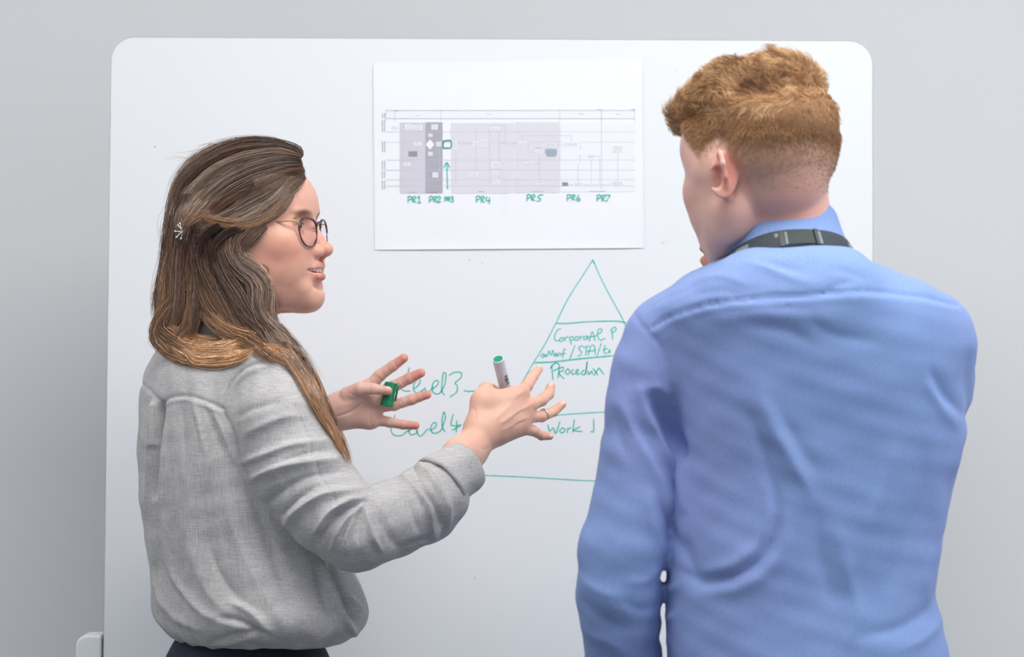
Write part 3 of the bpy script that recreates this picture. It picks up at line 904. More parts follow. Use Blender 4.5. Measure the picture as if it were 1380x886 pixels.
# depth of the camera side of the head, to lay the hair on it
G_ = 4.0; GU, GV, GNU, GNV = 150, 150, 105, 140
YMAP = np.full((GNU, GNV), 9.0)
def add_to_map(W):
    u, v = project(W); i = ((u - GU) / G_).astype(int); j = ((v - GV) / G_).astype(int)
    ok_ = (i >= 0) & (i < GNU) & (j >= 0) & (j < GNV)
    np.minimum.at(YMAP, (i[ok_], j[ok_]), W[ok_, 1])
add_to_map(wh(V))
def lay_on_head(Pt, lift):
    """moves points that fell inside the head out to its surface"""
    sh = Pt.shape; q = Pt.reshape(-1, 3); u, v = project(q)
    fx = np.clip((u - GU) / G_ - .5, 0, GNU - 2); fy = np.clip((v - GV) / G_ - .5, 0, GNV - 2)
    i, j = fx.astype(int), fy.astype(int); a, b = fx - i, fy - j
    y = YMAP[i, j] * (1 - a) * (1 - b) + YMAP[i + 1, j] * a * (1 - b) + YMAP[i, j + 1] * (1 - a) * b + YMAP[i + 1, j + 1] * a * b
    lim = y - lift.reshape(-1)
    m = (q[:, 1] > lim) & (y < 5)
    out = q.copy(); t = (lim[m] - CAM[1]) / (q[m, 1] - CAM[1])
    out[m] = CAM + (q[m] - CAM) * t[:, None]
    return out.reshape(sh)
m_hi = None
# teeth
Vt, Ft = [], []
for i in range(-3, 4):
    ang = i * 0.27
    x, y = 79 + 23 * math.cos(ang), 27 * math.sin(ang) * 0.93
    hgt = 8.0 if abs(i) < 2 else 7.0
    f = Field((x - 7, y - 7, -72), (x + 7, y + 7, -50), 0.8)
    f.add(ell((x, y, -61 + (8 - hgt) / 2), (2.6, 3.9, hgt / 1.5), rotz(ang)))
    a, b = f.mesh(); Vt.append((wh(a), [tuple(q) for q in b]))
m_teeth = mat_basic('teeth_enamel', lin((238, 232, 224)), 0.25)
TV, TF = join_vf(Vt)
place_part('teeth', TV, np.array(TF), m_teeth, woman)
# eyes
def eyeball(name, c, r, look, iris, M, O, parent):
    nu, nv = 24, 16; V = []; Cc = []
    fw = nrm(look); a = nrm(np.cross(fw, (0, 0, 1))); b = np.cross(a, fw)
    for j in range(nv + 1):
        t = math.pi * j / nv
        for i in range(nu):
            p = 2 * math.pi * i / nu
            d = fw * math.cos(t) + (a * math.cos(p) + b * math.sin(p)) * math.sin(t)
            V.append(np.array(c) + d * r * (1.03 if t < .4 else 1))
            Cc.append((0.01, 0.01, 0.01) if t < .2 else iris if t < .5 else lin((232, 226, 222)))
    F = [(j * nu + i, j * nu + (i + 1) % nu, (j + 1) * nu + (i + 1) % nu, (j + 1) * nu + i) for j in range(nv) for i in range(nu)]
    Vw = O + (np.array(V) * .001) @ M
    o = place_part(name, Vw, np.array(F), m_eye, parent)
    set_color(o.data, np.array(Cc)); return o
m_eye = mat_vcol('eye', 0.1)
for s in (-1, 1):
    eyeball('eye', (79, 29.5 * s, -0.5), 13.2, (1, -0.05, -.05), lin((58, 70, 84)), WF, WHO, woman)

m_lash = mat_basic('dark_lashes', lin((44, 30, 28)), .6)
for s in (-1, 1):
    q = catmull([(83, 41.5 * s, -.5), (88.5, 38.5 * s, 1.6), (92.6, 34 * s, 2.6), (94.2, 28 * s, 2.6), (92.8, 20.5 * s, .4)], 6)
    Vl, Fl = tube(wh(q), np.interp(np.linspace(0, 1, len(q)), [0, .3, .8, 1], [.0003, .0008, .0007, .0002]), 6)
    place_part('eyelashes', Vl, [f if f[2] != f[3] else f[:3] for f in Fl], m_lash, woman)
# ---------------------------------------------------------------- glasses
m_frame = mat_noisecolor('dark_plum_acetate', lin((52, 34, 58)), lin((96, 50, 66)), 120, 0.25)
m_gold = mat_basic('pale_gold_temple', lin((206, 178, 130)), 0.3, Metallic=0.6)
m_lens = mat_basic('lens_glass', lin((250, 250, 255)), 0.0, Transmission_Weight=1.0, IOR=1.04)
def lens_xyz(s, a, k=1.0):
    # outline: wide above, rounder and narrower below
    ca, sa = math.cos(a), math.sin(a)
    hx = 25 * (1 + 0.15 * sa); hz = 20.5 if sa < 0 else 19
    y = 33.5 + k * hx * np.sign(ca) * abs(ca) ** 0.85; z = -11 + k * hz * np.sign(sa) * abs(sa) ** 0.88
    x = 107.5 - (y - 9) * 0.16 - (y - 33) ** 2 * 0.0012
    return np.array((x, y * s, z))
loops = []
for s in (-1, 1):
    n = 48
    path = [lens_xyz(s, 2 * math.pi * i / n) for i in range(n + 1)]
    V, F = tube(path, 1.15, 8, caps=False); loops.append((wh(V), F))
    V, F = tube([lens_xyz(s, a, 1.0) + np.array((0.6, 0, .2)) for a in np.linspace(.1, math.pi * .9, 14)], 1.8, 8); loops.append((wh(V), F))
V, F = tube([lens_xyz(-1, math.pi * .86), (109, -5, 2.5), (109.6, 0, 3.2), (109, 5, 2.5), lens_xyz(1, math.pi * .86)], 1.5, 8); loops.append((wh(V), F))
V, F = join_vf(loops)
glasses = place_part('glasses', V, np.array([f if len(f) == 4 else (*f, f[-1]) for f in F]), m_frame, woman)
for s in (-1, 1):
    n = 32; V = []
    for dx in (-0.8, 0.8):
        V += [lens_xyz(s, 2 * math.pi * i / n, .98) + np.array((dx, 0, 0)) for i in range(n)]
    F = [tuple(range(n)), tuple(range(2 * n - 1, n - 1, -1))] + [(i, (i + 1) % n, (i + 1) % n + n, i + n) for i in range(n)]
    me = fixn(pymesh('lens', wh(np.array(V)), F)); flat(me)
    o = bpy.data.objects.new('lens', me); COL.objects.link(o); me.materials.append(m_lens); bpy.context.view_layer.update()
    o.parent = glasses; o.matrix_parent_inverse = glasses.matrix_world.inverted()
    V, F = tube(catmull([lens_xyz(s, .42), (96, 63.5 * s, 4), (86, 67 * s, 5), (60, 70 * s, 5.5), (20, 74 * s, 6), (-4, 76 * s, 4), (-14, 77 * s, -12)], 5), 1.25, 8)
    place_part('temple', wh(V), F, m_gold, glasses)
    V, F = tube([(104, 9 * s, -8), (99, 9.5 * s, -9), (97, 9.5 * s, -12)], 1.0, 6); place_part('nose_pad', wh(V), F, m_gold, glasses)
# ---------------------------------------------------------------- hair clip
m_silver = mat_basic('silver_metal', (0.75, 0.72, 0.7), 0.25, Metallic=1.0)
cp = lambda u, v, o=66: P(u, v, WY - o * .001)
tw = [[(240, 304), (246, 312), (244, 322)], [(236, 312), (246, 312), (254, 306)], [(238, 320), (246, 313), (256, 316)], [(242, 300), (246, 312)], [(250, 300), (248, 311), (250, 322)]]
pr = []
for t in tw:
    V, F = tube(catmull([cp(*q) for q in t], 4), 0.0009, 6); pr.append((V, F))
V, F = join_vf(pr); clip = place_part('hair_clip', V, F, m_silver, woman)
for u, v in ((240, 304), (236, 312), (238, 320), (254, 306), (256, 316), (244, 322), (250, 300), (247, 312)):
    f = Field(cp(u, v) - .003, cp(u, v) + .003, .0006); f.add(ell(cp(u, v), (.0017,) * 3)); a, b = f.mesh(); place_part('bead', a, b, m_silver, clip)

# ---------------------------------------------------------------- loose grey shirt
WPHI = math.radians(27)
def rowsP(rows, y):
    """silhouette rows: v, u left, u right, depth offset -> z, x left, x right, y"""
    out = []
    for v, ul, ur, dy in rows:
        p, q = P(ul, v, y + dy), P(ur, v, y + dy); out.append((p[2], p[0], q[0], y + dy))
    return out
w_rows = rowsP([(446, 268, 340, .0), (451, 250, 356, .0), (458, 230, 372, 0), (467, 215, 386, 0), (480, 204, 402, 0), (500, 194, 420, 0), (530, 188, 436, 0), (570, 184, 446, 0), (620, 183, 450, 0), (680, 187, 456, 0),
               (735, 195, 464, 0), (768, 201, 478, 0), (794, 203, 490, 0), (816, 203, 497, 0), (830, 205, 496, 0), (842, 211, 489, 0), (851, 220, 478, 0), (858, 236, 462, 0)], WY + .005)
f = Field(P(165, 890, WY + .25) * np.array([1, 0, 1]) + np.array([0, WY - .26, 0]), P(690, 405, WY) * np.array([1, 0, 1]) + np.array([0, WY + .27, 0]), 0.0026)
f.add(loft(smooth_rows(w_rows, .004, 4), WPHI, 1.38, 2.15))
sh_n = [(P(366, 512, -.545), .050), (P(378, 560, -.555), .062), (P(404, 628, -.565), .0635), (P(446, 690, -.575), .058), (P(480, 712, -.575), .056)]
fo_n = [(P(480, 716, -.575), .055), (P(530, 698, -.545), .051), (P(566, 682, -.525), .049), (P(586, 668, -.51), .048)]
for L_n, k in ((sh_n, .035), (fo_n, .008)):
    for i in range(len(L_n) - 1): f.add(cone(L_n[i][0], L_n[i + 1][0], L_n[i][1], L_n[i + 1][1]), k if i == 0 and L_n is sh_n else .008)
f.add(ell(P(588, 694, -.51), (.024, .03, .030)), .02)              # sleeve bagging under the cuff
# far arm, hidden behind the body
fa = [(P(275, 520, -.285), .058), (P(285, 735, -.20), .05), (P(395, 620, -.205), .042), (P(424, 584, -.21), .038)]
for i in range(3): f.add(cone(fa[i][0], fa[i + 1][0], fa[i][1], fa[i + 1][1]), .02)
V, F = f.mesh(); V = laplace(V, F, 2, .5)
N = vnormals(V, F)
Z2 = lambda X, Y: (320 + X / 2.461, 440 + Y / 2.461)
W_STROKES = [
 # yoke seam and centre pleat
 ([(190, 517), (202, 526), (216, 541)], 2.2, -1.8, 1), ([(216, 543), (232, 536), (252, 534), (276, 540), (300, 551)], 2.2, -2.2, 1), ([(216, 548), (234, 541), (256, 540), (298, 556)], 3, 1.4, 1),
 ([(216, 548), (213, 575), (211, 610), (207, 670)], 4.5, -18, .2), ([(207, 546), (204, 580), (200, 630), (197, 690)], 5, 4, .2), ([(224, 548), (221, 600), (218, 660), (222, 720)], 5, 3.5, .2),
 ([(212, 640), (212, 720), (224, 780), (262, 826)], 7, -3), ([(222, 700), (232, 770), (268, 822), (318, 846)], 8, 4), ([(204, 720), (208, 780), (230, 828), (268, 850)], 6, 3.5),
 ([(217, 546), (215, 562), (213, 590)], 4, -12, 1), ([(208, 546), (207, 570), (206, 600)], 4, 4, 1),
 # armhole
 ([(300, 551), (306, 528), (320, 505), (340, 492), (362, 486), (384, 488), (404, 500)], 2.4, -2.4, 1), ([(300, 553), (312, 580), (322, 612), (330, 640)], 3, -3, .5), ([(306, 548), (314, 524), (332, 504), (356, 494)], 4, 1.8, .6),
 # gathers below the yoke
 ([(262, 542), (268, 570), (276, 610)], 5, 2.4, .3), ([(276, 545), (286, 575), (300, 610)], 4, -2), ([(286, 550), (300, 580), (318, 625)], 5, 2.6), ([(244, 540), (246, 580), (252, 640)], 6, -1.8),
 # upper sleeve rings
 ([Z2(10, 455), Z2(80, 430), Z2(180, 395), Z2(300, 378)], 6, 4.5), ([Z2(45, 510), Z2(100, 480), Z2(190, 455), Z2(330, 440)], 7, 6), ([Z2(60, 485), Z2(140, 455), Z2(240, 420), Z2(320, 408)], 4, -3),
 ([Z2(100, 590), Z2(150, 545), Z2(240, 500), Z2(360, 480)], 7, -4), ([Z2(160, 660), Z2(200, 610), Z2(280, 560), Z2(400, 545)], 8, 7), ([Z2(20, 360), Z2(80, 330), Z2(160, 300), Z2(240, 300)], 7, 3), ([Z2(0, 300), Z2(60, 270), Z2(140, 250)], 7, -2.5),
 ([Z2(150, 625), Z2(200, 575), Z2(270, 530)], 4, -4),
 # elbow creases
 ([Z2(418, 582), Z2(370, 600), Z2(320, 640), Z2(280, 690), Z2(262, 720)], 5, -7, .4), ([Z2(418, 575), Z2(360, 585), Z2(300, 620), Z2(262, 680)], 6, 7, .4), ([Z2(415, 590), Z2(385, 630), Z2(362, 690), Z2(356, 750)], 3.4, 6, .3), ([Z2(405, 600), Z2(360, 640), Z2(330, 690), Z2(310, 745)], 4, 5), ([Z2(400, 600), Z2(372, 650), Z2(345, 700)], 3, -5),
 ([Z2(420, 590), Z2(432, 640), Z2(450, 700), Z2(480, 750)], 5, 4.5), ([Z2(425, 585), Z2(405, 650), Z2(400, 720)], 4, -4), ([Z2(425, 560), Z2(470, 600), Z2(520, 680)], 7, 2.5), ([Z2(470, 640), Z2(520, 720), Z2(560, 740)], 8, -2),
 # sleeve bunching towards the cuff
 ([Z2(548, 495), Z2(590, 540), Z2(630, 600), Z2(650, 690)], 5, 6), ([Z2(580, 460), Z2(610, 530), Z2(660, 600), Z2(680, 680)], 4, -6), ([Z2(594, 455), Z2(640, 500), Z2(690, 590), Z2(700, 660)], 5, 6), ([Z2(530, 520), Z2(570, 590), Z2(600, 680)], 6, -4), ([Z2(640, 700), Z2(600, 716), Z2(560, 730)], 4, -4), ([Z2(690, 660), Z2(650, 700), Z2(600, 722)], 5, 4),
 # seam down the sleeve
 ([Z2(190, 260), Z2(225, 350), Z2(270, 480), Z2(330, 590)], 1.4, -1.5, 1),
 # body
 ([(330, 650), (350, 700), (372, 760), (392, 820)], 10, -5), ([(300, 640), (318, 720), (350, 790), (380, 840)], 12, 3), ([(366, 860), (350, 836), (330, 820), (310, 812)], 6, 5), ([(366, 862), (344, 848), (320, 836), (296, 834)], 5, -5), ([(434, 756), (446, 790), (462, 830), (484, 862)], 5, 6), ([(444, 762), (462, 806), (480, 842)], 6, -9), ([(458, 800), (474, 812), (492, 826)], 7, 5), ([(424, 748), (432, 790), (446, 840)], 8, -3),
 ([(270, 660), (282, 740), (312, 800), (350, 830)], 11, -3.5), ([(250, 640), (252, 720), (276, 790), (320, 840)], 12, 3), ([(210, 836), (250, 862), (300, 868), (350, 858)], 6, 3), ([(390, 872), (420, 868), (446, 850)], 6, 3.5), ([(280, 868), (312, 858), (350, 852), (372, 862)], 4, -3),
]
D = strokes_disp(V, N, [(s_[0], s_[1] * .82, s_[2] * 1.5) + tuple(s_[3:]) for s_ in W_STROKES])
V = V + N * D[:, None]
def lowfreq(V, amp, sc, seed):
    r = np.random.default_rng(seed); d = np.zeros(len(V))
    for _ in range(10):
        k = r.normal(size=3) * sc; d += np.sin(V @ k + r.random() * 6.28)
    return d * amp / 3.2
N = vnormals(V, F)
V = V + N * (lowfreq(V, .0011, 45, 3) + lowfreq(V, .0005, 130, 4))[:, None]
V = laplace(V, F, 1, .35)
m_linen = mat_cloth('grey_linen', lin((206, 203, 202)), lin((168, 166, 167)), (900, 900, 45), (60, 60, 1300), bump=.3)
shirt = place_part('shirt', V, F, m_linen, woman); SHIRTV = V
# cuff: a rolled band, open at the hand
def ringtube(name, axis, radii_out, thick, m, parent, sides=64, wob=None):
    path = np.array(axis); n = len(path)
    Vo, Fo = tube(path, radii_out, sides, caps=False)
    Vi, Fi = tube(path, np.array(radii_out) - thick, sides, caps=False)
    if wob is not None: Vo = Vo + wob(Vo)[:, None] * vnormals(Vo, np.array(Fo)) * -1; Vi = Vi + wob(Vi)[:, None] * vnormals(Vi, np.array(Fi)) * -1
    F = list(Fo) + [(a + len(Vo), d + len(Vo), c + len(Vo), b + len(Vo)) for a, b, c, d in Fi]
    o = len(Vo)
    for e in (0, n - 1):
        for k in range(sides):
            k2 = (k + 1) % sides; a, b = e * sides + k, e * sides + k2
            F.append((a, b, b + o, a + o) if e else (b, a, a + o, b + o))
    me = fixn(pymesh(name, np.vstack([Vo, Vi]), F))
    ob = bpy.data.objects.new(name, me); COL.objects.link(ob); me.materials.append(m); bpy.context.view_layer.update()
    ob.parent = parent; ob.matrix_parent_inverse = parent.matrix_world.inverted(); return ob
wobf = lambda V: lowfreq(V, .0016, 70, 8)
c0, c1 = P(592, 656, -.512), P(627, 626, -.480)
ax_ = [c0 + (c1 - c0) * t for t in np.linspace(0, 1, 12)]
ringtube('cuff', ax_, np.interp(np.linspace(0, 1, 12), [0, .12, .2, .9, 1], [.0430, .0420, .0400, .0365, .0355]), .004, m_linen, shirt, wob=wobf)
# stand collar, showing between the locks
cb = P(304, 452, WY + .005)
cax = [cb + np.array((0.000, 0, z)) for z in np.linspace(-.02, .034, 10)]
ringtube('collar', cax, np.interp(np.linspace(0, 1, 10), [0, .5, 1], [.070, .064, .062]), .003, m_linen, shirt, wob=lambda V: lowfreq(V, .001, 50, 9))
# ---------------------------------------------------------------- long wavy hair: a soft core and thousands of fine strands
def strand_mesh(paths, radii, cols, sides=3):
    """paths (S, n, 3), radii (S, n), cols (S, n, 3): one mesh of thin tapered tubes"""
    S_, n, _ = paths.shape
    T = np.gradient(paths, axis=1); T /= np.maximum(np.linalg.norm(T, axis=2, keepdims=True), 1e-9)
    ref = np.array([0.21, -0.9, 0.37]); A = np.cross(T, ref); A /= np.maximum(np.linalg.norm(A, axis=2, keepdims=True), 1e-9)
    B = np.cross(T, A)
    ring = []
    for k in range(sides):
        a = 2 * math.pi * k / sides
        ring.append(paths + radii[..., None] * (A * math.cos(a) + B * math.sin(a)))
    V = np.stack(ring, 2).reshape(-1, 3)
    C = np.repeat(cols[:, :, None, :], sides, 2).reshape(-1, 3)
    base = (np.arange(S_)[:, None] * n + np.arange(n - 1)[None, :]).ravel() * sides
    F = []
    for k in range(sides):
        k2 = (k + 1) % sides
        F.append(np.stack([base + k, base + k2, base + sides + k2, base + sides + k], 1))
    return V, np.concatenate(F), C

def lock_strands(pts, r0, n, col0, col1, wave=0.0, wlen=5.0, spread=None, thick=0.00028, npt=20, fray=0.35, flat_=0.55, jl=0.15, hue=0.32):
    """one lock: guide points 3D; n strands scattered round it and pulled together at its ends"""
    G = catmull(pts, 10); L = np.linspace(0, 1, len(G))
    t = np.linspace(0, 1, npt)
    base = np.stack([np.interp(t, L, G[:, i]) for i in range(3)], 1)
    T = np.gradient(base, axis=0); T /= np.linalg.norm(T, axis=1, keepdims=True)
    A = np.cross(T, np.array([0, -1.0, 0.02])); A /= np.linalg.norm(A, axis=1, keepdims=True)      # across the lock, in the picture's plane
    B = np.cross(T, A)
    rad = r0 * np.interp(t, [0, .15, .6, 1], spread or [0.75, 1, 0.95, 0.4])
    th = rng.random(n) * 2 * math.pi; rr = np.sqrt(rng.random(n))
    a0 = (rr * np.cos(th))[:, None]; b0 = (rr * np.sin(th) * flat_)[:, None]
    ph = rng.random(n)[:, None] * 1.2 + rng.random() * 6
    wv = wave * np.sin(t[None, :] * wlen * 2 * math.pi / 3 + ph) * (0.4 + 0.6 * t[None, :])
    j1 = np.cumsum(rng.normal(size=(n, npt)), 1) * r0 * 0.035 * fray * 3
    oa = a0 * rad[None, :] + wv + j1
    ob = b0 * rad[None, :] + np.cumsum(rng.normal(size=(n, npt)), 1) * r0 * 0.02
    ln = 1 - rng.random((n, 1)) * jl
    tt = t[None, :] * ln
    bb = np.stack([np.interp(tt.ravel(), t, base[:, i]).reshape(n, npt) for i in range(3)], 2)
    paths = bb + oa[..., None] * A[None] + ob[..., None] * B[None]
    radii = thick * (0.7 + 0.6 * rng.random((n, 1))) * np.interp(t, [0, .1, .8, 1], [0.6, 1, 0.9, 0.2])[None, :]
    c0 = np.array(col0); c1 = np.array(col1)
    br = np.exp(rng.normal(size=(n, 1, 1)) * hue * 1.6)
    mixv = np.clip(t[None, :, None] + rng.normal(size=(n, 1, 1)) * 0.15, 0, 1)
    cols = (c0 * (1 - mixv) + c1 * mixv) * br
    return paths, radii, cols

DK = np.array(lin((84, 64, 55))); MD = np.array(lin((136, 106, 88))); LT = np.array(lin((172, 132, 100))); GD = np.array(lin((204, 158, 114))); ASH = np.array(lin((172, 150, 134)))
def lp(*a):        # lock points: u, v, offset towards the camera in mm from the woman's plane
    return [P(u, v, WY - o * 0.001) for u, v, o in a]
HL = []
add_to_map(SHIRTV)                       # the shirt, just built
hole = YMAP > 5; pad_ = np.pad(YMAP, 1, constant_values=9.0)
nb_ = np.min([pad_[i:i + GNU, j:j + GNV] for i in range(3) for j in range(3)], axis=0); YMAP[hole] = nb_[hole]
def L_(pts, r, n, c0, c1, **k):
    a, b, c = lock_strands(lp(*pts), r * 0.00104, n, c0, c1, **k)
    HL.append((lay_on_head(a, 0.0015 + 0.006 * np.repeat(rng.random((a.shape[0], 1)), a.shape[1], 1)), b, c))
# crown: combed from the parting back and down over the side of the head
crown = [
 ([(400, 212, 25), (372, 206, 38), (330, 208, 44), (285, 226, 42), (252, 256, 34), (236, 300, 24)], 9),
 ([(404, 216, 30), (372, 212, 48), (332, 218, 58), (290, 238, 56), (260, 270, 46), (242, 308, 34)], 9),
 ([(406, 222, 34), (378, 222, 56), (340, 232, 68), (300, 252, 68), (268, 282, 58), (248, 312, 44)], 9),
 ([(408, 228, 36), (384, 234, 60), (350, 250, 74), (312, 270, 76), (280, 294, 66), (254, 314, 52)], 9),
 ([(408, 236, 36), (388, 250, 62), (362, 268, 76), (330, 286, 82), (296, 300, 76), (262, 312, 60)], 9),
 ([(406, 232, 40), (388, 254, 64), (370, 272, 76), (346, 292, 82), (318, 302, 84), (285, 300, 76)], 7),
 ([(396, 206, 10), (365, 199, 22), (325, 199, 26), (282, 216, 22), (248, 246, 16), (232, 290, 8)], 9),
 ([(390, 203, -8), (360, 197, -4), (318, 198, -4), (276, 214, -6), (244, 244, -8), (230, 290, -8)], 9),
 ([(404, 213, 12), (396, 206, 6), (372, 199, 4), (330, 197, 4), (290, 208, 0), (262, 226, 0)], 8),
]
crown += [
 ([(300, 214, 20), (270, 236, 22), (250, 264, 24), (240, 296, 30), (240, 316, 40)], 12), ([(320, 226, 40), (284, 244, 40), (260, 272, 40), (246, 304, 44)], 11),
 ([(272, 226, 4), (248, 254, 10), (236, 290, 14), (232, 326, 18)], 10), ([(340, 244, 60), (304, 262, 62), (276, 284, 60), (256, 306, 56)], 10)]
for i, (pts, r) in enumerate(crown):
    L_(pts, r * 1.5, 380, (MD * .62 if i % 2 else DK * .75), (ASH * .9 if i % 3 else MD * .8), wave=0.0012, wlen=4, spread=[.55, 1, 1, .8], fray=.25, npt=18)
# the swept lighter lock above the ear, pinned towards the clip
L_([(392, 262, 66), (374, 284, 80), (346, 298, 88), (315, 303, 90), (288, 297, 84), (272, 290, 76)], 7, 260, MD, LT * 1.1, wave=.0008, spread=[.9, 1.1, 1, .5])
L_([(380, 272, 72), (356, 296, 86), (326, 306, 92), (298, 303, 88), (276, 294, 78)], 4, 150, LT, GD * .95, wave=.0006)
L_([(300, 264, 72), (284, 284, 72), (262, 296, 60), (244, 306, 50)], 7, 160, MD * .9, LT, wave=.001)
L_([(282, 258, 66), (262, 280, 58), (246, 298, 46), (238, 312, 36)], 7, 160, MD * .9, LT * .9, wave=.001)
# hair behind the clip falling down the back: from the crown's rear edge
for i, (x0, x1, x2, x3, dz) in enumerate([(240, 236, 232, 224, 48), (250, 244, 240, 232, 54), (246, 228, 226, 218, 42), (232, 226, 222, 214, 4), (238, 232, 226, 216, 18), (246, 238, 232, 222, 30), (230, 224, 216, 211, -8)]):
    L_([(x0 + 8, 262, dz), (x0 - 2, 312, dz), (x1, 360, dz + 4), (x2, 402, dz + 10), (x3, 440, dz + 14)], 9, 260, DK * 1.3, MD if i % 2 else LT * .8, wave=.0022, wlen=4, fray=.6, spread=[.9, 1, 1, .9])
# big curl on the left: falls, swings out and hooks back under, golden at its edge
curl = [(262, 330, 50), (258, 372, 54), (244, 396, 58), (222, 420, 58), (211, 446, 56), (222, 472, 58), (252, 488, 64), (286, 490, 70), (320, 480, 76)]
for i, (du, dv, r, n, a, b) in enumerate([(0, 0, 9, 300, MD * .8, LT), (9, 3, 8, 240, MD, LT * .85), (18, 2, 6, 170, LT * .9, GD), (24, -6, 4, 110, GD * .9, GD), (-4, 4, 7, 210, MD * .8, LT), (4, -10, 6, 160, DK * 1.4, LT * .9)]):
    L_([(u + du * (1 if v < 450 else .2), v + dv - (du * .8 + 9 if v > 455 else 0), o + i) for u, v, o in curl], r, n, a, b, wave=.0016, wlen=3, spread=[.5, 1, 1.15, .6], fray=.5)
L_([(276, 380, 62), (272, 410, 66), (256, 436, 66), (240, 452, 66), (242, 470, 68), (268, 480, 74), (300, 470, 80)], 7, 200, MD, LT, wave=.001, fray=.5)
L_([(282, 396, 60), (270, 428, 60), (262, 446, 60), (270, 462, 66), (300, 468, 74), (336, 462, 80), (352, 452, 84)], 6, 160, MD, LT, wave=.001, fray=.5)
# loose ends that curl up onto the shoulder
for i, (a, b) in enumerate([(466, 8), (474, 6), (482, 6), (460, 7)]):
    L_([(236 + 8 * i, a - 8, 62), (262, a + 6, 72), (290, a + 8, 82), (318, a + 2, 90), (344, a - 10, 92)], b, 120, LT * .9, GD, wave=.0018, wlen=4, fray=.8, spread=[.8, 1, 1, .7])
# waves falling from the clip and the ear in front of the shoulder
falls = [
 ([(284, 306, 76), (278, 340, 78), (286, 372, 80), (300, 404, 84), (318, 434, 90), (352, 456, 92), (388, 478, 84), (414, 508, 76)], 9, DK * 1.2, LT),
 ([(300, 304, 80), (292, 336, 84), (304, 366, 88), (322, 394, 92), (332, 424, 96), (360, 450, 98), (396, 480, 90), (424, 520, 80)], 9, DK * 1.35, MD),
 ([(314, 306, 84), (310, 336, 88), (320, 360, 92), (344, 382, 96), (348, 410, 98), (364, 440, 100), (392, 470, 94), (428, 524, 84)], 9, MD * .75, ASH * .95),
 ([(326, 308, 86), (318, 332, 90), (322, 350, 90), (342, 366, 96), (358, 386, 98), (360, 412, 98), (366, 444, 96), (390, 474, 92), (426, 530, 84)], 8, MD * .85, ASH),
 ([(346, 304, 86), (332, 320, 88), (322, 338, 88), (330, 354, 90), (350, 372, 92), (362, 392, 92), (362, 420, 90), (374, 452, 88), (404, 492, 82)], 7, MD * .85, ASH),
 ([(360, 306, 82), (342, 318, 84), (328, 330, 84), (322, 340, 82), (328, 352, 84), (344, 372, 86)], 5, MD * .7, ASH * .9),
 ([(270, 318, 66), (266, 350, 70), (274, 384, 72), (288, 416, 78), (310, 444, 84), (344, 462, 90), (380, 478, 86)], 9, DK * 1.1, LT * .9),
 ([(292, 330, 74), (290, 372, 80), (312, 412, 86), (322, 440, 90), (346, 466, 94), (380, 482, 88)], 9, DK, MD),
 ([(268, 420, 70), (292, 436, 80), (320, 452, 90), (352, 464, 96), (386, 480, 92), (408, 500, 84)], 8, LT * .9, LT),
 ([(262, 412, 66), (286, 426, 78), (316, 440, 92), (350, 458, 98), (384, 480, 94)], 5, GD * .95, LT),
]
for i, (pts, r, a, b) in enumerate(falls):
    L_(pts, r * 1.15, 260, a, b, wave=.0042, wlen=5.5, spread=[.6, 1.1, 1, .8], fray=.6, npt=26)
# the long tail over the chest, down to the forearm
tail = [
 ([(372, 452, 92), (398, 480, 88), (420, 512, 80), (438, 552, 72), (456, 590, 66), (470, 622, 62)], 9, MD * .9, LT),
 ([(380, 456, 88), (404, 484, 84), (426, 520, 76), (444, 562, 68), (462, 600, 62), (472, 626, 58)], 8, MD, GD * .85),
 ([(366, 452, 96), (390, 482, 92), (412, 516, 86), (432, 556, 78), (450, 588, 70), (464, 612, 66)], 8, LT * .85, GD * .85),
 ([(374, 440, 84), (392, 466, 82), (412, 498, 78), (430, 534, 70), (446, 574, 64), (466, 608, 60)], 7, DK * 1.5, MD),
]
for pts, r, a, b in tail:
    L_(pts, r, 260, a, b, wave=.0012, wlen=3, spread=[.9, 1.1, .9, .25], fray=.6, jl=.34)
# ash strands at the temple and loose curls before the ear
L_([(338, 388, 74), (352, 402, 78), (362, 424, 80), (376, 448, 80)], 4, 60, ASH, LT, wave=.002, fray=.6)
L_([(354, 356, 74), (360, 362, 76), (362, 372, 76), (358, 378, 76)], 1.6, 9, MD, MD, wave=.001, thick=.0002)
L_([(332, 356, 76), (340, 364, 76), (350, 364, 76), (352, 360, 76)], 1.6, 9, MD, MD, wave=.001, thick=.0002)
for i, (x, dz) in enumerate([(262, 40), (254, 30), (268, 54), (276, 62)]):     # behind the ear, filling towards the curl
    L_([(x - 4, 316, dz), (x - 12, 350, dz + 6), (x - 8, 386, dz + 10), (x - 14, 424, dz + 14), (x - 22, 456, dz + 14)], 8, 200, DK * (1.1 + .2 * (i % 2)), MD if i % 2 else LT, wave=.0024, wlen=4, fray=.6)
# darker locks: shade of the hollow behind the clip put into their colour
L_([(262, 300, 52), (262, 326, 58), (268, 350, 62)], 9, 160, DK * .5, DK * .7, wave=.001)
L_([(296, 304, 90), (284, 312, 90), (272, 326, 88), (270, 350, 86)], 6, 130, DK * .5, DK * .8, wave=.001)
L_([(330, 308, 94), (306, 314, 94), (290, 330, 94), (290, 356, 92)], 5, 120, DK * .55, DK * .9, wave=.001)
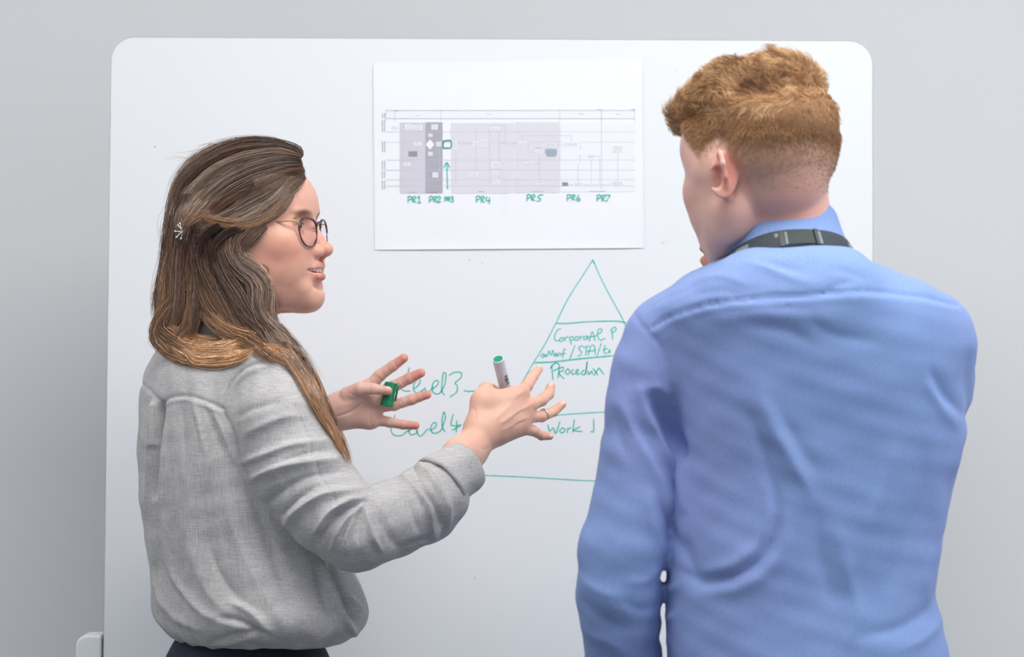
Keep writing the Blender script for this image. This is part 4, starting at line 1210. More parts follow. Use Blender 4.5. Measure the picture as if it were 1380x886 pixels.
# flyaways round the outline
for k in range(170):
    a = rng.random()
    if a < .2:
        t0 = rng.random() * math.pi * .62 + .35
        u0, v0 = 318 + 88 * math.cos(t0), 292 - 94 * math.sin(t0) ; du, dv = -30 - 20 * rng.random(), -6 + 22 * rng.random() * (1 if u0 < 300 else .2)
        pts = [(u0, v0, 10), (u0 + du * .5, v0 + dv * .3 - 4, 8), (u0 + du, v0 + dv, 5)]
    elif a < .8:
        u0, v0 = 228 - 8 * rng.random(), 290 + 130 * rng.random()
        pts = [(u0 + 8, v0 - 26, 10), (u0 - 8 * rng.random(), v0, 12), (u0 - 14 + 16 * rng.random(), v0 + 34, 14)]
    else:
        u0, v0 = 380 + 70 * rng.random(), 0; v0 = 440 + (u0 - 380) * 1.9
        pts = [(u0, v0, 70), (u0 + 10, v0 + 18, 66), (u0 + 12 + 14 * rng.random(), v0 + 50, 62)]
    HL.append(lock_strands(lp(*pts), .001, 1, MD, LT, wave=.001, thick=.00012, fray=.6, npt=20))
def resamp(a, n):
    k = a.shape[1]; 
    if k == n: return a
    x = np.linspace(0, k - 1, n); i = np.minimum(x.astype(int), k - 2); f = (x - i)
    f = f[None, :, None] if a.ndim == 3 else f[None, :]
    return a[:, i] * (1 - f) + a[:, i + 1] * f
NPT = 13
hp = np.concatenate([resamp(a[0], NPT) for a in HL]); hr = np.concatenate([resamp(a[1], NPT) for a in HL]); hc = np.concatenate([resamp(a[2], NPT) for a in HL])
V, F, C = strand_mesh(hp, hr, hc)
m_hair = mat_vcol('hair', 0.36)
m_hair.node_tree.nodes['Principled BSDF'].inputs['Specular IOR Level'].default_value = 0.55
# the core under the strands
f = Field(P(205, 500, WY - .12) - [0.0, 0.02, 0], P(425, 190, WY + .13), 0.003)
f.add(ell(wh((-12, 0, 40)), (0.090, 0.072, 0.066)))
f.add(ell(wh((-30, 0, 6)), (0.068, 0.066, 0.080)), .02)
f.add(ell(wh((30, 0, 70)), (0.048, 0.054, 0.032)), .02)
for pts, r0, r1 in (([(262, 300, 20), (250, 360, 26), (236, 420, 34), (238, 462, 44)], 24, 10), ([(300, 320, 40), (308, 370, 56), (326, 420, 66), (352, 450, 74), (396, 488, 72)], 30, 8), ([(282, 330, 10), (280, 400, 20), (300, 440, 30)], 34, 22), ([(245, 462, 52), (280, 476, 62), (320, 470, 72)], 9, 8), ([(380, 468, 78), (424, 524, 70), (456, 596, 60)], 6, 5)):
    q = lp(*pts)
    for i in range(len(q) - 1):
        ra, rb = [(r0 + (r1 - r0) * k / (len(q) - 1)) * .00104 for k in (i, i + 1)]
        f.add(cone(q[i], q[i + 1], ra, rb), .015)
# the face stays clear
f.sub(ell(wh((100, 0, -30)), (0.072, 0.11, 0.10)), .01)
f.sub(ell(wh((62, -40, -20)), (0.040, 0.06, 0.045)), .01)
Vc, Fc = f.mesh(); Vc = laplace(Vc, Fc, 2)
m_core = mat_noisecolor('hair_core', tuple(DK * .8), tuple(MD * .6), 60, 0.6)
hair = place_part('hair', Vc, Fc, m_core, woman)
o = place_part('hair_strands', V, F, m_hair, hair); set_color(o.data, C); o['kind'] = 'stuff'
print('hair strands', len(hp), 'tris', len(F) * 2)
# ---------------------------------------------------------------- hands: every finger its own chain, rooted in the palm
def build_hand(chains, palm, lo, hi, h=.0011, kf=.003, kp=.012, grooves=(), pads=()):
    f = Field(lo, hi, h)
    for a, b, ra, rb in palm: f.add(cone(a, b, ra, rb), kp)
    for ch in chains:
        g = Field(lo, hi, h)
        for i in range(len(ch) - 1): g.add(cone(ch[i][0], ch[i + 1][0], ch[i][1], ch[i + 1][1]), .0022)
        hh = np.maximum(kf - np.abs(f.F - g.F), 0) / kf
        f.F = np.minimum(f.F, g.F) - hh * hh * kf * .25
    for c, r, k in pads: f.add(ell(c, r), k)
    for a, b, r, k in grooves: f.sub(cone(a, b, r, r), k)
    V, F = f.mesh(); return laplace(V, F, 1, .4), F
def finger(pts, rs):
    """joints (u, v, y) with radii in px of this depth; joints get a slight knuckle swelling"""
    P_ = [P(*p) for p in pts]; R_ = [r * pxscale(p[2]) for r, p in zip(rs, pts)]
    out = []
    for i in range(len(P_) - 1):
        out.append((P_[i], R_[i])); out.append(((P_[i] + P_[i + 1]) / 2, (R_[i] + R_[i + 1]) / 2 * .93))
    out.append((P_[-1], R_[-1])); return out
def nails(V, F, C, tips, colr):
    for p, d, out, r in tips:       # fingertip, direction, outward side, radius
        c = p + d * r * .15 + out * r * .75
        rel = V - c; al = rel @ d; up = rel @ out; sd = np.linalg.norm(rel - np.outer(al, d) - np.outer(up, out), axis=1)
        m = np.clip((1 - np.sqrt((al / (r * .85)) ** 2 + (sd / (r * .62)) ** 2 + (np.minimum(up, 0) / (r * .5)) ** 2)) * 5, 0, 1)
        C = mixc(C, colr, m * .85)
    return C
# --- right hand (near), back towards us
Z5 = lambda X, Y, y: (610 + X / 4.924, 460 + Y / 4.924, y)
pw = lambda X, Y, y: P(*Z5(X, Y, y))
px = .00103
wr = pw(116, 722, -.455)
palm = [(P(598, 662, -.50), pw(60, 770, -.475), .030, .0265), (pw(60, 770, -.475), wr, .0265, .0235), (wr, pw(200, 620, -.437), .0235, .022),
        (pw(190, 600, -.437), pw(462, 338, -.405), .0195, .0100), (pw(200, 600, -.437), pw(520, 420, -.402), .0195, .0100), (pw(210, 610, -.433), pw(500, 505, -.404), .0185, .0098), (pw(230, 630, -.430), pw(468, 585, -.410), .0165, .0092),
        (pw(170, 560, -.437), pw(200, 400, -.425), .018, .0150), (pw(200, 400, -.425), pw(222, 318, -.405), .0150, .0108), (pw(250, 420, -.42), pw(400, 360, -.41), .018, .012), (pw(280, 540, -.427), pw(420, 460, -.41), .018, .0125), (pw(300, 600, -.425), pw(440, 540, -.412), .0150, .0105)]
ch = [finger([Z5(448, 350, -.406), Z5(492, 300, -.395), Z5(535, 232, -.372), Z5(572, 186, -.355)], [9.0, 8.2, 7.2, 5.6]),
      finger([Z5(515, 425, -.402), Z5(590, 392, -.385), Z5(636, 352, -.368), Z5(652, 302, -.360)], [9.0, 8.2, 7.6, 6.0]),
      finger([Z5(505, 505, -.404), Z5(590, 500, -.385), Z5(670, 468, -.370), Z5(728, 420, -.362)], [8.6, 7.8, 6.8, 5.4]),
      finger([Z5(470, 585, -.410), Z5(535, 596, -.397), Z5(590, 628, -.385), Z5(646, 632, -.380)], [8.0, 7.2, 6.2, 5.0]),
      finger([Z5(215, 330, -.404), Z5(255, 322, -.366), Z5(345, 340, -.3445)], [9.4, 8.0, 7.2])]
groov = []
for a, b in (((330, 470), (455, 355)), ((350, 560), (470, 470))):
    groov.append((pw(*a, -.452), pw(*b, -.424), .0035, .009))
lo, hi = P(585, 680, -.42) , P(772, 480, -.42); lo = np.array((lo[0], -.54, lo[2])); hi = np.array((hi[0], -.325, hi[2]))
V, F = build_hand(ch, palm, lo, hi, grooves=[])
N = vnormals(V, F)
T5 = lambda *q: [Z5(x, y, 0)[:2] for x, y in q]
D = strokes_disp(V, N, [(T5((300, 500), (380, 420), (470, 330)), 3, .9, .6), (T5((330, 540), (420, 480), (520, 420)), 3, 1.0, .6), (T5((340, 590), (420, 545), (500, 505)), 3, .7, .6), (T5((330, 460), (400, 400), (455, 355)), 3, -.8), (T5((400, 505), (470, 455)), 3, -.9), (T5((400, 560), (480, 530)), 2.6, -.7),
     (T5((555, 226), (525, 212)), 1, -.3), (T5((612, 372), (625, 392)), 1, -.3), (T5((660, 455), (676, 478)), 1, -.3), (T5((245, 290), (262, 304), (300, 300)), 1.6, -1.2), (T5((160, 690), (210, 720), (260, 690)), 2, -.5), (T5((130, 440), (150, 470), (150, 520)), 2, -.5)])
V = V + N * D[:, None] * 1.5
skinh = np.array(lin((230, 182, 161)))
def hand_color(V, base, red, tips, knuck=()):
    C = np.tile(base, (len(V), 1)) * (1 + lowfreq(V, .03, 90, 77))[:, None]
    for t, r in tips: C = mixc(C, red, .6 * np.clip(1 - np.linalg.norm(V - t, axis=1) / r, 0, 1))
    for t, r in knuck: C = mixc(C, lin((224, 160, 140)), .45 * np.exp(-(np.linalg.norm(V - t, axis=1) / r) ** 2))
    return C
C = hand_color(V, skinh, lin((222, 148, 128)), [(c[-1][0], .022) for c in ch], [(c[0][0] - np.array((0, .008, 0)), .009) for c in ch] + [(c[2][0], .008) for c in ch])
nl = []
for c in ch[:4]:
    d = nrm(c[-1][0] - c[-2][0]); o = nrm(np.array((-.25, -1, .3)) - d * np.dot(d, (-.25, -1, .3))); nl.append((c[-1][0], d, o, c[-1][1]))
C = nails(V, F, C, nl, lin((240, 205, 192)))
W_BODY.append((V, F, C))
RH = ch
# ring
rp = pw(608, 488, -.383); rd = nrm(pw(670, 468, -.370) - pw(590, 500, -.385))
pa = nrm(np.cross(rd, (0, 1, 0))); pb = np.cross(rd, pa)
path = [rp + (pa * math.cos(t) + pb * math.sin(t)) * .0082 for t in np.linspace(0, 2 * math.pi, 33)]
V, F = tube(path, .0009, 8, caps=False); place_part('ring', V, F, m_silver, woman)
# --- left hand (far), palm towards us
Z6 = lambda X, Y, y: (430 + X / 6.33, 460 + Y / 6.33, y)
pl = lambda X, Y, y: P(*Z6(X, Y, y))
wl = pl(60, 660, -.215)
palm = [(P(405, 600, -.207), pl(-60, 700, -.212), .028, .026), (pl(-60, 700, -.212), wl, .026, .0235), (wl, pl(200, 600, -.222), .0225, .022),
        (pl(200, 560, -.222), pl(420, 385, -.222), .020, .0115), (pl(220, 580, -.222), pl(490, 455, -.222), .020, .0125), (pl(220, 610, -.222), pl(480, 560, -.222), .018, .0125), (pl(200, 650, -.222), pl(470, 668, -.222), .0170, .0110),
        (pl(160, 560, -.228), pl(330, 470, -.238), .020, .0135), (pl(300, 520, -.222), pl(420, 600, -.222), .017, .014), (pl(320, 620, -.222), pl(430, 690, -.222), .013, .010)]
chl = [finger([Z6(430, 385, -.222), Z6(520, 290, -.226), Z6(630, 212, -.232), Z6(722, 146, -.236)], [9.4, 8.2, 7.4, 6.2]),
       finger([Z6(500, 455, -.220), Z6(640, 385, -.224), Z6(770, 318, -.228), Z6(868, 272, -.231)], [9.2, 8.2, 7.6, 6.3]),
       finger([Z6(490, 560, -.220), Z6(640, 545, -.224), Z6(790, 500, -.228), Z6(922, 458, -.230)], [9.0, 8.0, 7.2, 5.9]),
       finger([Z6(470, 668, -.220), Z6(600, 692, -.224), Z6(720, 714, -.228), Z6(824, 722, -.230)], [8.2, 7.2, 6.4, 5.4]),
       finger([Z6(250, 460, -.240), Z6(350, 408, -.252), Z6(470, 408, -.256), Z6(586, 424, -.255)], [12.0, 9.6, 7.4, 6.0])]
lo = P(395, 640, -.2); hi = P(592, 470, -.2); lo = np.array((lo[0], -.275, lo[2])); hi = np.array((hi[0], -.17, hi[2]))
V, F = build_hand(chl, palm, lo, hi)
N = vnormals(V, F)
T6 = lambda *q: [Z6(x, y, 0)[:2] for x, y in q]
D = strokes_disp(V, N, [(T6((150, 645), (260, 610), (350, 550), (400, 500)), 2.2, -1.1, .4), (T6((260, 440), (330, 480), (380, 470)), 1.4, -.9), (T6((440, 600), (440, 680), (445, 740)), 1.4, -.8), (T6((330, 470), (400, 500), (480, 540)), 1.6, -.6), (T6((150, 560), (220, 540), (300, 520)), 5, .8), (T6((600, 190), (628, 240)), 1.1, -.5), (T6((690, 330), (720, 380)), 1.1, -.5), (T6((690, 495), (712, 545)), 1.1, -.5), (T6((600, 670), (600, 710)), 1, -.4), (T6((470, 380), (480, 430)), 1, -.4), (T6((490, 300), (540, 340)), 1.2, -.5), (T6((420, 480), (470, 460)), 3, .8), (T6((60, 560), (100, 620), (110, 690)), 1.3, -.5)])
V = V + N * D[:, None] * 1.5
C = hand_color(V, np.array(lin((226, 182, 168))), lin((204, 96, 76)), [(c[-1][0], .034) for c in chl[:4]] + [(chl[4][-1][0], .012)], [(pl(560, 620, -.22), .010), (pl(400, 690, -.22), .014)])
nlt = chl[4]; d = nrm(nlt[-1][0] - nlt[-2][0]); o = nrm(np.array((0, -.5, 1.0)) - d * np.dot(d, (0, -.5, 1.0)))
C = nails(V, F, C, [(nlt[-1][0], d, o, nlt[-1][1])], lin((238, 200, 190)))
W_BODY.append((V, F, C))

# ---------------------------------------------------------------- what she holds
def lathe(name, a, b, prof, m, sides=48, rib=0):
    """prof: (t along a-b, radius)"""
    d = b - a; T = nrm(d); A = nrm(np.cross(T, (0.1, 1, .2))); B = np.cross(T, A); V, F = [], []
    for t, r in prof:
        for k in range(sides):
            an = 2 * math.pi * k / sides; q = r * (1 - (rib * (k % 2) if rib else 0))
            V.append(a + d * t + (A * math.cos(an) + B * math.sin(an)) * q)
    for i in range(len(prof) - 1):
        for k in range(sides):
            k2 = (k + 1) % sides; F.append((i * sides + k, i * sides + k2, (i + 1) * sides + k2, (i + 1) * sides + k))
    F.append(tuple(range(sides))); F.append(tuple(range((len(prof) - 1) * sides, len(prof) * sides)))
    me = fixn(pymesh(name, V, F)); m_ = me
    me.set_sharp_from_angle(angle=math.radians(35))
    me.materials.append(m); o = bpy.data.objects.new(name, me); COL.objects.link(o); return o
m_pen = mat_basic('marker_barrel', lin((214, 218, 228)), 0.3)
m_green = mat_basic('green_plastic', lin((0, 128, 84)), 0.35)
m_green2 = mat_basic('green_disc', lin((16, 152, 108)), 0.45)
m_dgrey = mat_basic('grey_print', lin((96, 108, 112)), 0.5)
e0 = pw(302, 118, -.402); 
ax = nrm(nrm((pw(346, 300, -.402) - e0)) * .82 + np.array((0, .57, 0)))
e1 = e0 + ax * .118
R_ = .0083
marker = lathe('marker', e0, e1, [(0, R_ * .92), (.008, R_), (.80, R_), (.805, R_ * .82), (.90, R_ * .6), (.97, R_ * .35), (1, R_ * .25)], m_pen)
tag(marker, 'grey and white marker pen with green end held in her near hand', 'marker')
def mchild(o, name, p):
    o.name = name; bpy.context.view_layer.update(); o.parent = p; o.matrix_parent_inverse = p.matrix_world.inverted(); return o
mchild(lathe('end_plug', e0 - ax * .0004, e0 + ax * .002, [(0, R_ * .80), (.3, R_ * .83), (1, R_ * .83)], m_green2), 'end_plug', marker)
tipo = lathe('nib', e1, e1 + ax * .007, [(0, R_ * .22), (.7, R_ * .2), (1, R_ * .1)], m_green); mchild(tipo, 'nib', marker)
# printed mark on the barrel
side = nrm(np.cross(ax, (0, 1, 0))) ; side = -side if side[0] < 0 else side
fr = nrm(np.cross(side, ax)); fr = fr if fr[1] < 0 else -fr
for (t0, t1, a0, a1) in ((.020, .0235, .35, .95), (.0245, .030, .25, 1.0), (.031, .0335, .35, .95), (.0345, .036, .3, 1.0)):
    V, F = [], []
    for i in range(8):
        a = a0 + (a1 - a0) * i / 7
        for t in (t0, t1): V.append(e0 + ax * (t + .006) + (side * math.sin(a) + fr * math.cos(a)) * (R_ + .00015))
    F = [(2 * i, 2 * i + 1, 2 * i + 3, 2 * i + 2) for i in range(7)]
    me = pymesh('printed_mark', V, F); me.materials.append(m_dgrey); o = bpy.data.objects.new('printed_mark', me); COL.objects.link(o); mchild(o, 'printed_mark', marker)
g0, g1 = pl(612, 352, -.240), pl(575, 556, -.243)
cap = lathe('marker_cap', g0, g1, [(0, .0070), (.03, .0086), (.12, .0092), (.9, .0092), (.96, .0096), (1, .0090)], m_green, 32, .05)
tag(cap, 'small green ribbed marker cap held between thumb and fingers of her far hand', 'cap')
cd = nrm(g1 - g0); cs = nrm(np.cross(cd, (0, 1, 0))); cs = cs if cs[0] > 0 else -cs
V, F = tube([g0 + cs * .0092 + np.array((0, -.004, 0)), g0 + cs * .0118 + cd * .004 + np.array((0, -.004, 0)), g0 + cs * .0112 + cd * .026 + np.array((0, -.004, 0))], .0016, 8)
mchild(link('clip', pymesh('clip', V, F), m_green), 'clip', cap)
# ---------------------------------------------------------------- the man
MY = -0.83
ml = P(1075, 443, MY)
man = thing('person', (ml[0], ml[1], 0), 'man seen from behind in blue shirt with short ginger hair and dark lanyard', 'person')
MPH = math.radians(41)
MF = frame((-math.sin(MPH), math.cos(MPH), -0.15), 0.0)
MHO = P(1029, 223, MY)
MS = 0.00096
def mh(p): return MHO + (np.asarray(p, float) * MS) @ MF
def mh_inv(q): return ((np.asarray(q) - MHO) @ MF.T) / MS
n0 = mh_inv(P(1050, 268, -.815)); n1 = mh_inv(P(1054, 300, -.82)); n2 = mh_inv(P(1056, 345, -.82)); n3 = mh_inv(P(1072, 400, -.83))
V, F = build_head(True, [((-22, 0, -20), 52), (n0, 51), (n1, 53), (n2, 58), (n3, 66)], h=1.9)
V = laplace(V, F, 1, .4)
C = np.tile(lin((226, 180, 166)), (len(V), 1))
C *= (1 + 0.04 * np.sin(V[:, :1] * .16) * np.sin(V[:, 1:2] * .13 + 1) * np.sin(V[:, 2:3] * .14))
for s in (-1, 1):
    C = mixc(C, lin((216, 128, 112)), .7 * gauss(V, (-10, 82 * s, -16), (22, 16, 34), 4))         # ears
    C = mixc(C, lin((206, 138, 122)), .4 * gauss(V, (70, 46 * s, -24), (34, 30, 30)))
    C = mixc(C, lin((150, 100, 64)), .8 * gauss(V, (86, 28 * s, 18), (12, 20, 4), 4))
C = mixc(C, lin((212, 142, 128)), .5 * gauss(V, (-60, 10, -72), (60, 60, 34)))
C = mixc(C, lin((204, 110, 100)), .8 * gauss(V, (100, 0, -64), (8, 22, 9), 4))
# clipped fade: stubble density grows upwards
fade_lo = np.interp(V[:, 0], [-95, -30, -12, 2, 14, 28, 50, 85], [-62, -52, -12, 4, -4, -10, 2, 34])
fd = np.clip((V[:, 2] - fade_lo) / np.interp(V[:, 0], [-30, 0], [88, 50]), 0, 1) ** 1.2
sideb = np.clip((np.interp(V[:, 2], [-15, 0, 20, 45, 60, 90], [24, 33, 42, 62, 76, 94]) - V[:, 0]) / 8, 0, 1)
earm = np.zeros(len(V))
for s in (-1, 1): earm = np.maximum(earm, ((V[:, 1] * s > 78 + .3 * np.maximum(0, -V[:, 0] - 10)) & (V[:, 2] < 14) & (V[:, 2] > -60) & (V[:, 0] < 12) & (V[:, 0] > -36)).astype(float))
face = 0
w_ = fd * np.clip(sideb, 0, 1) * (1 - earm) * (1 - face)
C = mixc(C, lin((150, 112, 80)), .92 * w_)
M_BODY = [(mh(V), F, C)]
headV, headF = V, F
for s in (-1, 1): eyeball('eye', (77.5, 31 * s, -.5), 13.1, (1, 0, 0), lin((90, 110, 120)), MF, MHO, man)
# ---------------------------------------------------------------- short ginger hair
f = Field((-115, -95, -12), (135, 100, 150), 2.6)
f.add(ell((-2, 0, 52), (92, 72, 64)))
f.add(ell((-30, 0, 36), (68, 72, 50)), 20)
f.add(ell((34, 4, 90), (60, 52, 38)), 24)
f.add(ell((82, 14, 82), (30, 42, 26)), 16)
f.add(ell((98, 22, 74), (17, 26, 17)), 10)
f.add(ell((-30, -6, 88), (44, 52, 38)), 20)
f.sub(ell((112, 0, 26), (40, 130, 34)), 8)
f.sub(ell((66, 0, -34), (112, 140, 46)), 14)
V, F = f.mesh()
def lump(V, amp, sc, seed):
    r = np.random.default_rng(seed); d = np.zeros(len(V))
    for _ in range(14):
        k = r.normal(size=3) * sc; d += np.sin(V @ k + r.random() * 6.28)
    return d * amp / 3.7
N = vnormals(V, F)
top = np.clip((V[:, 2] - 40) / 50, 0, 1)
V = V + N * ((lump(V, 2.6, .06, 5) + lump(V, 1.4, .2, 6)) * top - (1 - np.clip((V[:, 2] - 10) / 46, 0, 1)) * 9)[:, None]
N = vnormals(V, F)
m_gcore = mat_noisecolor('ginger_hair_core', lin((112, 76, 48)), lin((164, 118, 78)), 90, .7)
mhair = place_part('hair', mh(V), F, m_gcore, man)
r = np.random.default_rng(11)
def fields(Pn):          # tousle direction, smooth over the head
    a = np.zeros((len(Pn), 3)); rr = np.random.default_rng(21)
    for i in range(3):
        for _ in range(7):
            k = rr.normal(size=3) * .07; a[:, i] += np.sin(Pn @ k + rr.random() * 6.28)
    return a / 2.6
n = 14000
pick = r.integers(0, len(V), n * 2); pv = V[pick]; keep = r.random(n * 2) < np.clip(.35 + (pv[:, 2] - 20) / 60, .35, 1)
pick = pick[keep][:n]; root = V[pick] + r.normal(size=(len(pick), 3)) * 1.2; nn = N[pick]
hgt = np.clip((root[:, 2] - 22) / 66, 0, 1)
ln = (4 + 11 * hgt ** 1.2) * (.7 + .6 * r.random(len(root)))
flow = np.stack([.9 * hgt - .15, .25 * hgt * np.ones(len(root)), -1.0 + 1.3 * hgt], 1) + fields(root) * (.3 + .35 * hgt)[:, None] + r.normal(size=root.shape) * .16
flow -= nn * (flow * nn).sum(1)[:, None]
flow /= np.maximum(np.linalg.norm(flow, axis=1, keepdims=True), .2)
npt = 6; t = np.linspace(0, 1, npt)
out = nn[:, None, :] * (ln[:, None] * (1.1 * t[None] - .75 * t[None] ** 2))[..., None] * (.55 + .45 * hgt)[:, None, None]
paths = root[:, None, :] - nn[:, None, :] * 2.2 + flow[:, None, :] * (ln[:, None] * t[None] ** 1.2)[..., None] + out
# clumps: pull the tips together
cl = r.choice(len(root), 900, replace=False)
from mathutils.kdtree import KDTree
kd = KDTree(len(cl))
for i, c_ in enumerate(cl): kd.insert(root[c_], i)
kd.balance()
own = np.array([cl[kd.find(p)[1]] for p in root]); pickown = own
pull = .55 * t[None, :, None] ** 1.5 * hgt[:, None, None]
paths = paths * (1 - pull) + (paths[own] + (root - root[own])[:, None, :] * .15) * pull
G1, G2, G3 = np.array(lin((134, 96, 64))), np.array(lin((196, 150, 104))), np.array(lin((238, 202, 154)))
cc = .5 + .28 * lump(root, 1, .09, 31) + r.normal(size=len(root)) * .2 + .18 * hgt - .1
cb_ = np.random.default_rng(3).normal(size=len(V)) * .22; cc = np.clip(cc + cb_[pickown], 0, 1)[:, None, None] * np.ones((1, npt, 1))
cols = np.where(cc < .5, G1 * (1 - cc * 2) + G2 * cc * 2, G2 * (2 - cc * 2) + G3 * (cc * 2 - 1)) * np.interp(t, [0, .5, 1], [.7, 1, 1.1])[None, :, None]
rad = (.00034 * (.7 + .5 * r.random((len(root), 1)))) * np.interp(t, [0, .3, 1], [1, 1, .25])[None]
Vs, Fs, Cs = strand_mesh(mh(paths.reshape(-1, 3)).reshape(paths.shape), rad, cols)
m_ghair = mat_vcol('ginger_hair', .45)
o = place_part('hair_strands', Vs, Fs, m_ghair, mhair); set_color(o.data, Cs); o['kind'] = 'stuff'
# stubble of the clipped sides
ok = np.where((w_ > .08) & (headV[:, 2] < 70))[0]; pick = r.choice(ok, 24000)
pick = pick[r.random(len(pick)) < w_[pick] ** .8 * 1.1]
hn = vnormals(headV, headF)[pick]; root = headV[pick] + r.normal(size=(len(pick), 3)) * .7
fl = np.array((-.1, 0, -1.0)) + r.normal(size=root.shape) * .25; fl = fl - hn * (fl * hn).sum(1)[:, None]
L = (1.0 + 8.5 * w_[pick] ** 2 * np.clip(.3 + headV[pick, 2] / 40, .3, 1))[:, None]
paths = np.stack([root - hn * .3, root + hn * L * .45 + fl * L * .5, root + hn * L * .6 + fl * L], 1)
rad = np.full((len(root), 3), .00022) * np.array([1, .9, .3])
cols = (G1 * .9 + (G2 - G1 * .9) * r.random((len(root), 1)))[:, None, :] * np.ones((1, 3, 1))
Vs, Fs, Cs = strand_mesh(mh(paths.reshape(-1, 3)).reshape(paths.shape), rad, cols)
o = place_part('stubble', Vs, Fs, m_ghair, mhair); set_color(o.data, Cs); o['kind'] = 'stuff'

# ---------------------------------------------------------------- blue shirt
MB = math.radians(98)
m_rows = rowsP([(338, 1010, 1120, .01), (346, 984, 1150, .01), (354, 962, 1178, .01), (364, 940, 1206, .005), (378, 915, 1240, 0), (394, 893, 1272, 0), (412, 882, 1292, 0), (440, 884, 1302, 0), (480, 894, 1306, 0), (540, 904, 1302, 0), (565, 906, 1299, 0), (610, 908, 1294, 0), (660, 905, 1283, 0), (720, 899, 1270, 0), (770, 896, 1263, 0), (800, 896, 1261, 0), (830, 897, 1267, 0), (886, 900, 1280, 0), (940, 900, 1286, 0), (985, 905, 1280, 0), (1000, 920, 1266, 0)], MY)
f = Field((P(760, 0, MY)[0], MY - .19, P(0, 1000, MY)[2] - .01), (P(1325, 0, MY)[0], MY + .30, P(0, 325, MY)[2]), .0040)
f.add(loft(smooth_rows(m_rows, .004, 4), MB, 1.62, 2.35))
f.add(cone(P(1018, 386, MY - .050), P(1128, 382, MY - .050), .040, .040), .035)
f.add(ell(P(1070, 388, MY - .078), (.092, .036, .042)), .045)
la = [(888, 456, 46), (876, 500, 50), (864, 550, 49), (861, 610, 53), (856, 680, 57), (842, 742, 62), (834, 800, 58), (840, 886, 51), (850, 960, 46), (856, 1010, 42)]
la = [(P(u, v, MY - .01 if v < 800 else MY - .01 + (v - 800) * .0003), r_ * pxscale(MY)) for u, v, r_ in la]
for i in range(len(la) - 1): f.add(cone(la[i][0], la[i + 1][0], la[i][1], la[i + 1][1]), .030 if i < 1 else .012 if i < 3 else .006)
ra = [(P(1258, 462, MY + .005), .044), (P(1246, 520, MY + .06), .050), (P(1200, 610, MY + .17), .048), (P(1150, 560, MY + .185), .042), (P(1030, 452, MY + .175), .034)]
for i in range(len(ra) - 1): f.add(cone(ra[i][0], ra[i + 1][0], ra[i][1], ra[i + 1][1]), .03 if i < 2 else .012)
for gu, gv, gr in ((893, 776, .0042), (892, 822, .0040), (892, 858, .0034)):       # gaps between the arm and the side
    f.sub(ell(P(gu, gv, MY), (gr * .8, .30, gr * 1.9)), .006)
V, F = f.mesh(); V = laplace(V, F, 2, .5); N = vnormals(V, F)
Z7 = lambda X, Y: (760 + X / 1.4155, 260 + Y / 1.4155)
Z9 = lambda X, Y: (770 + X / 1.823, 400 + Y / 1.823)
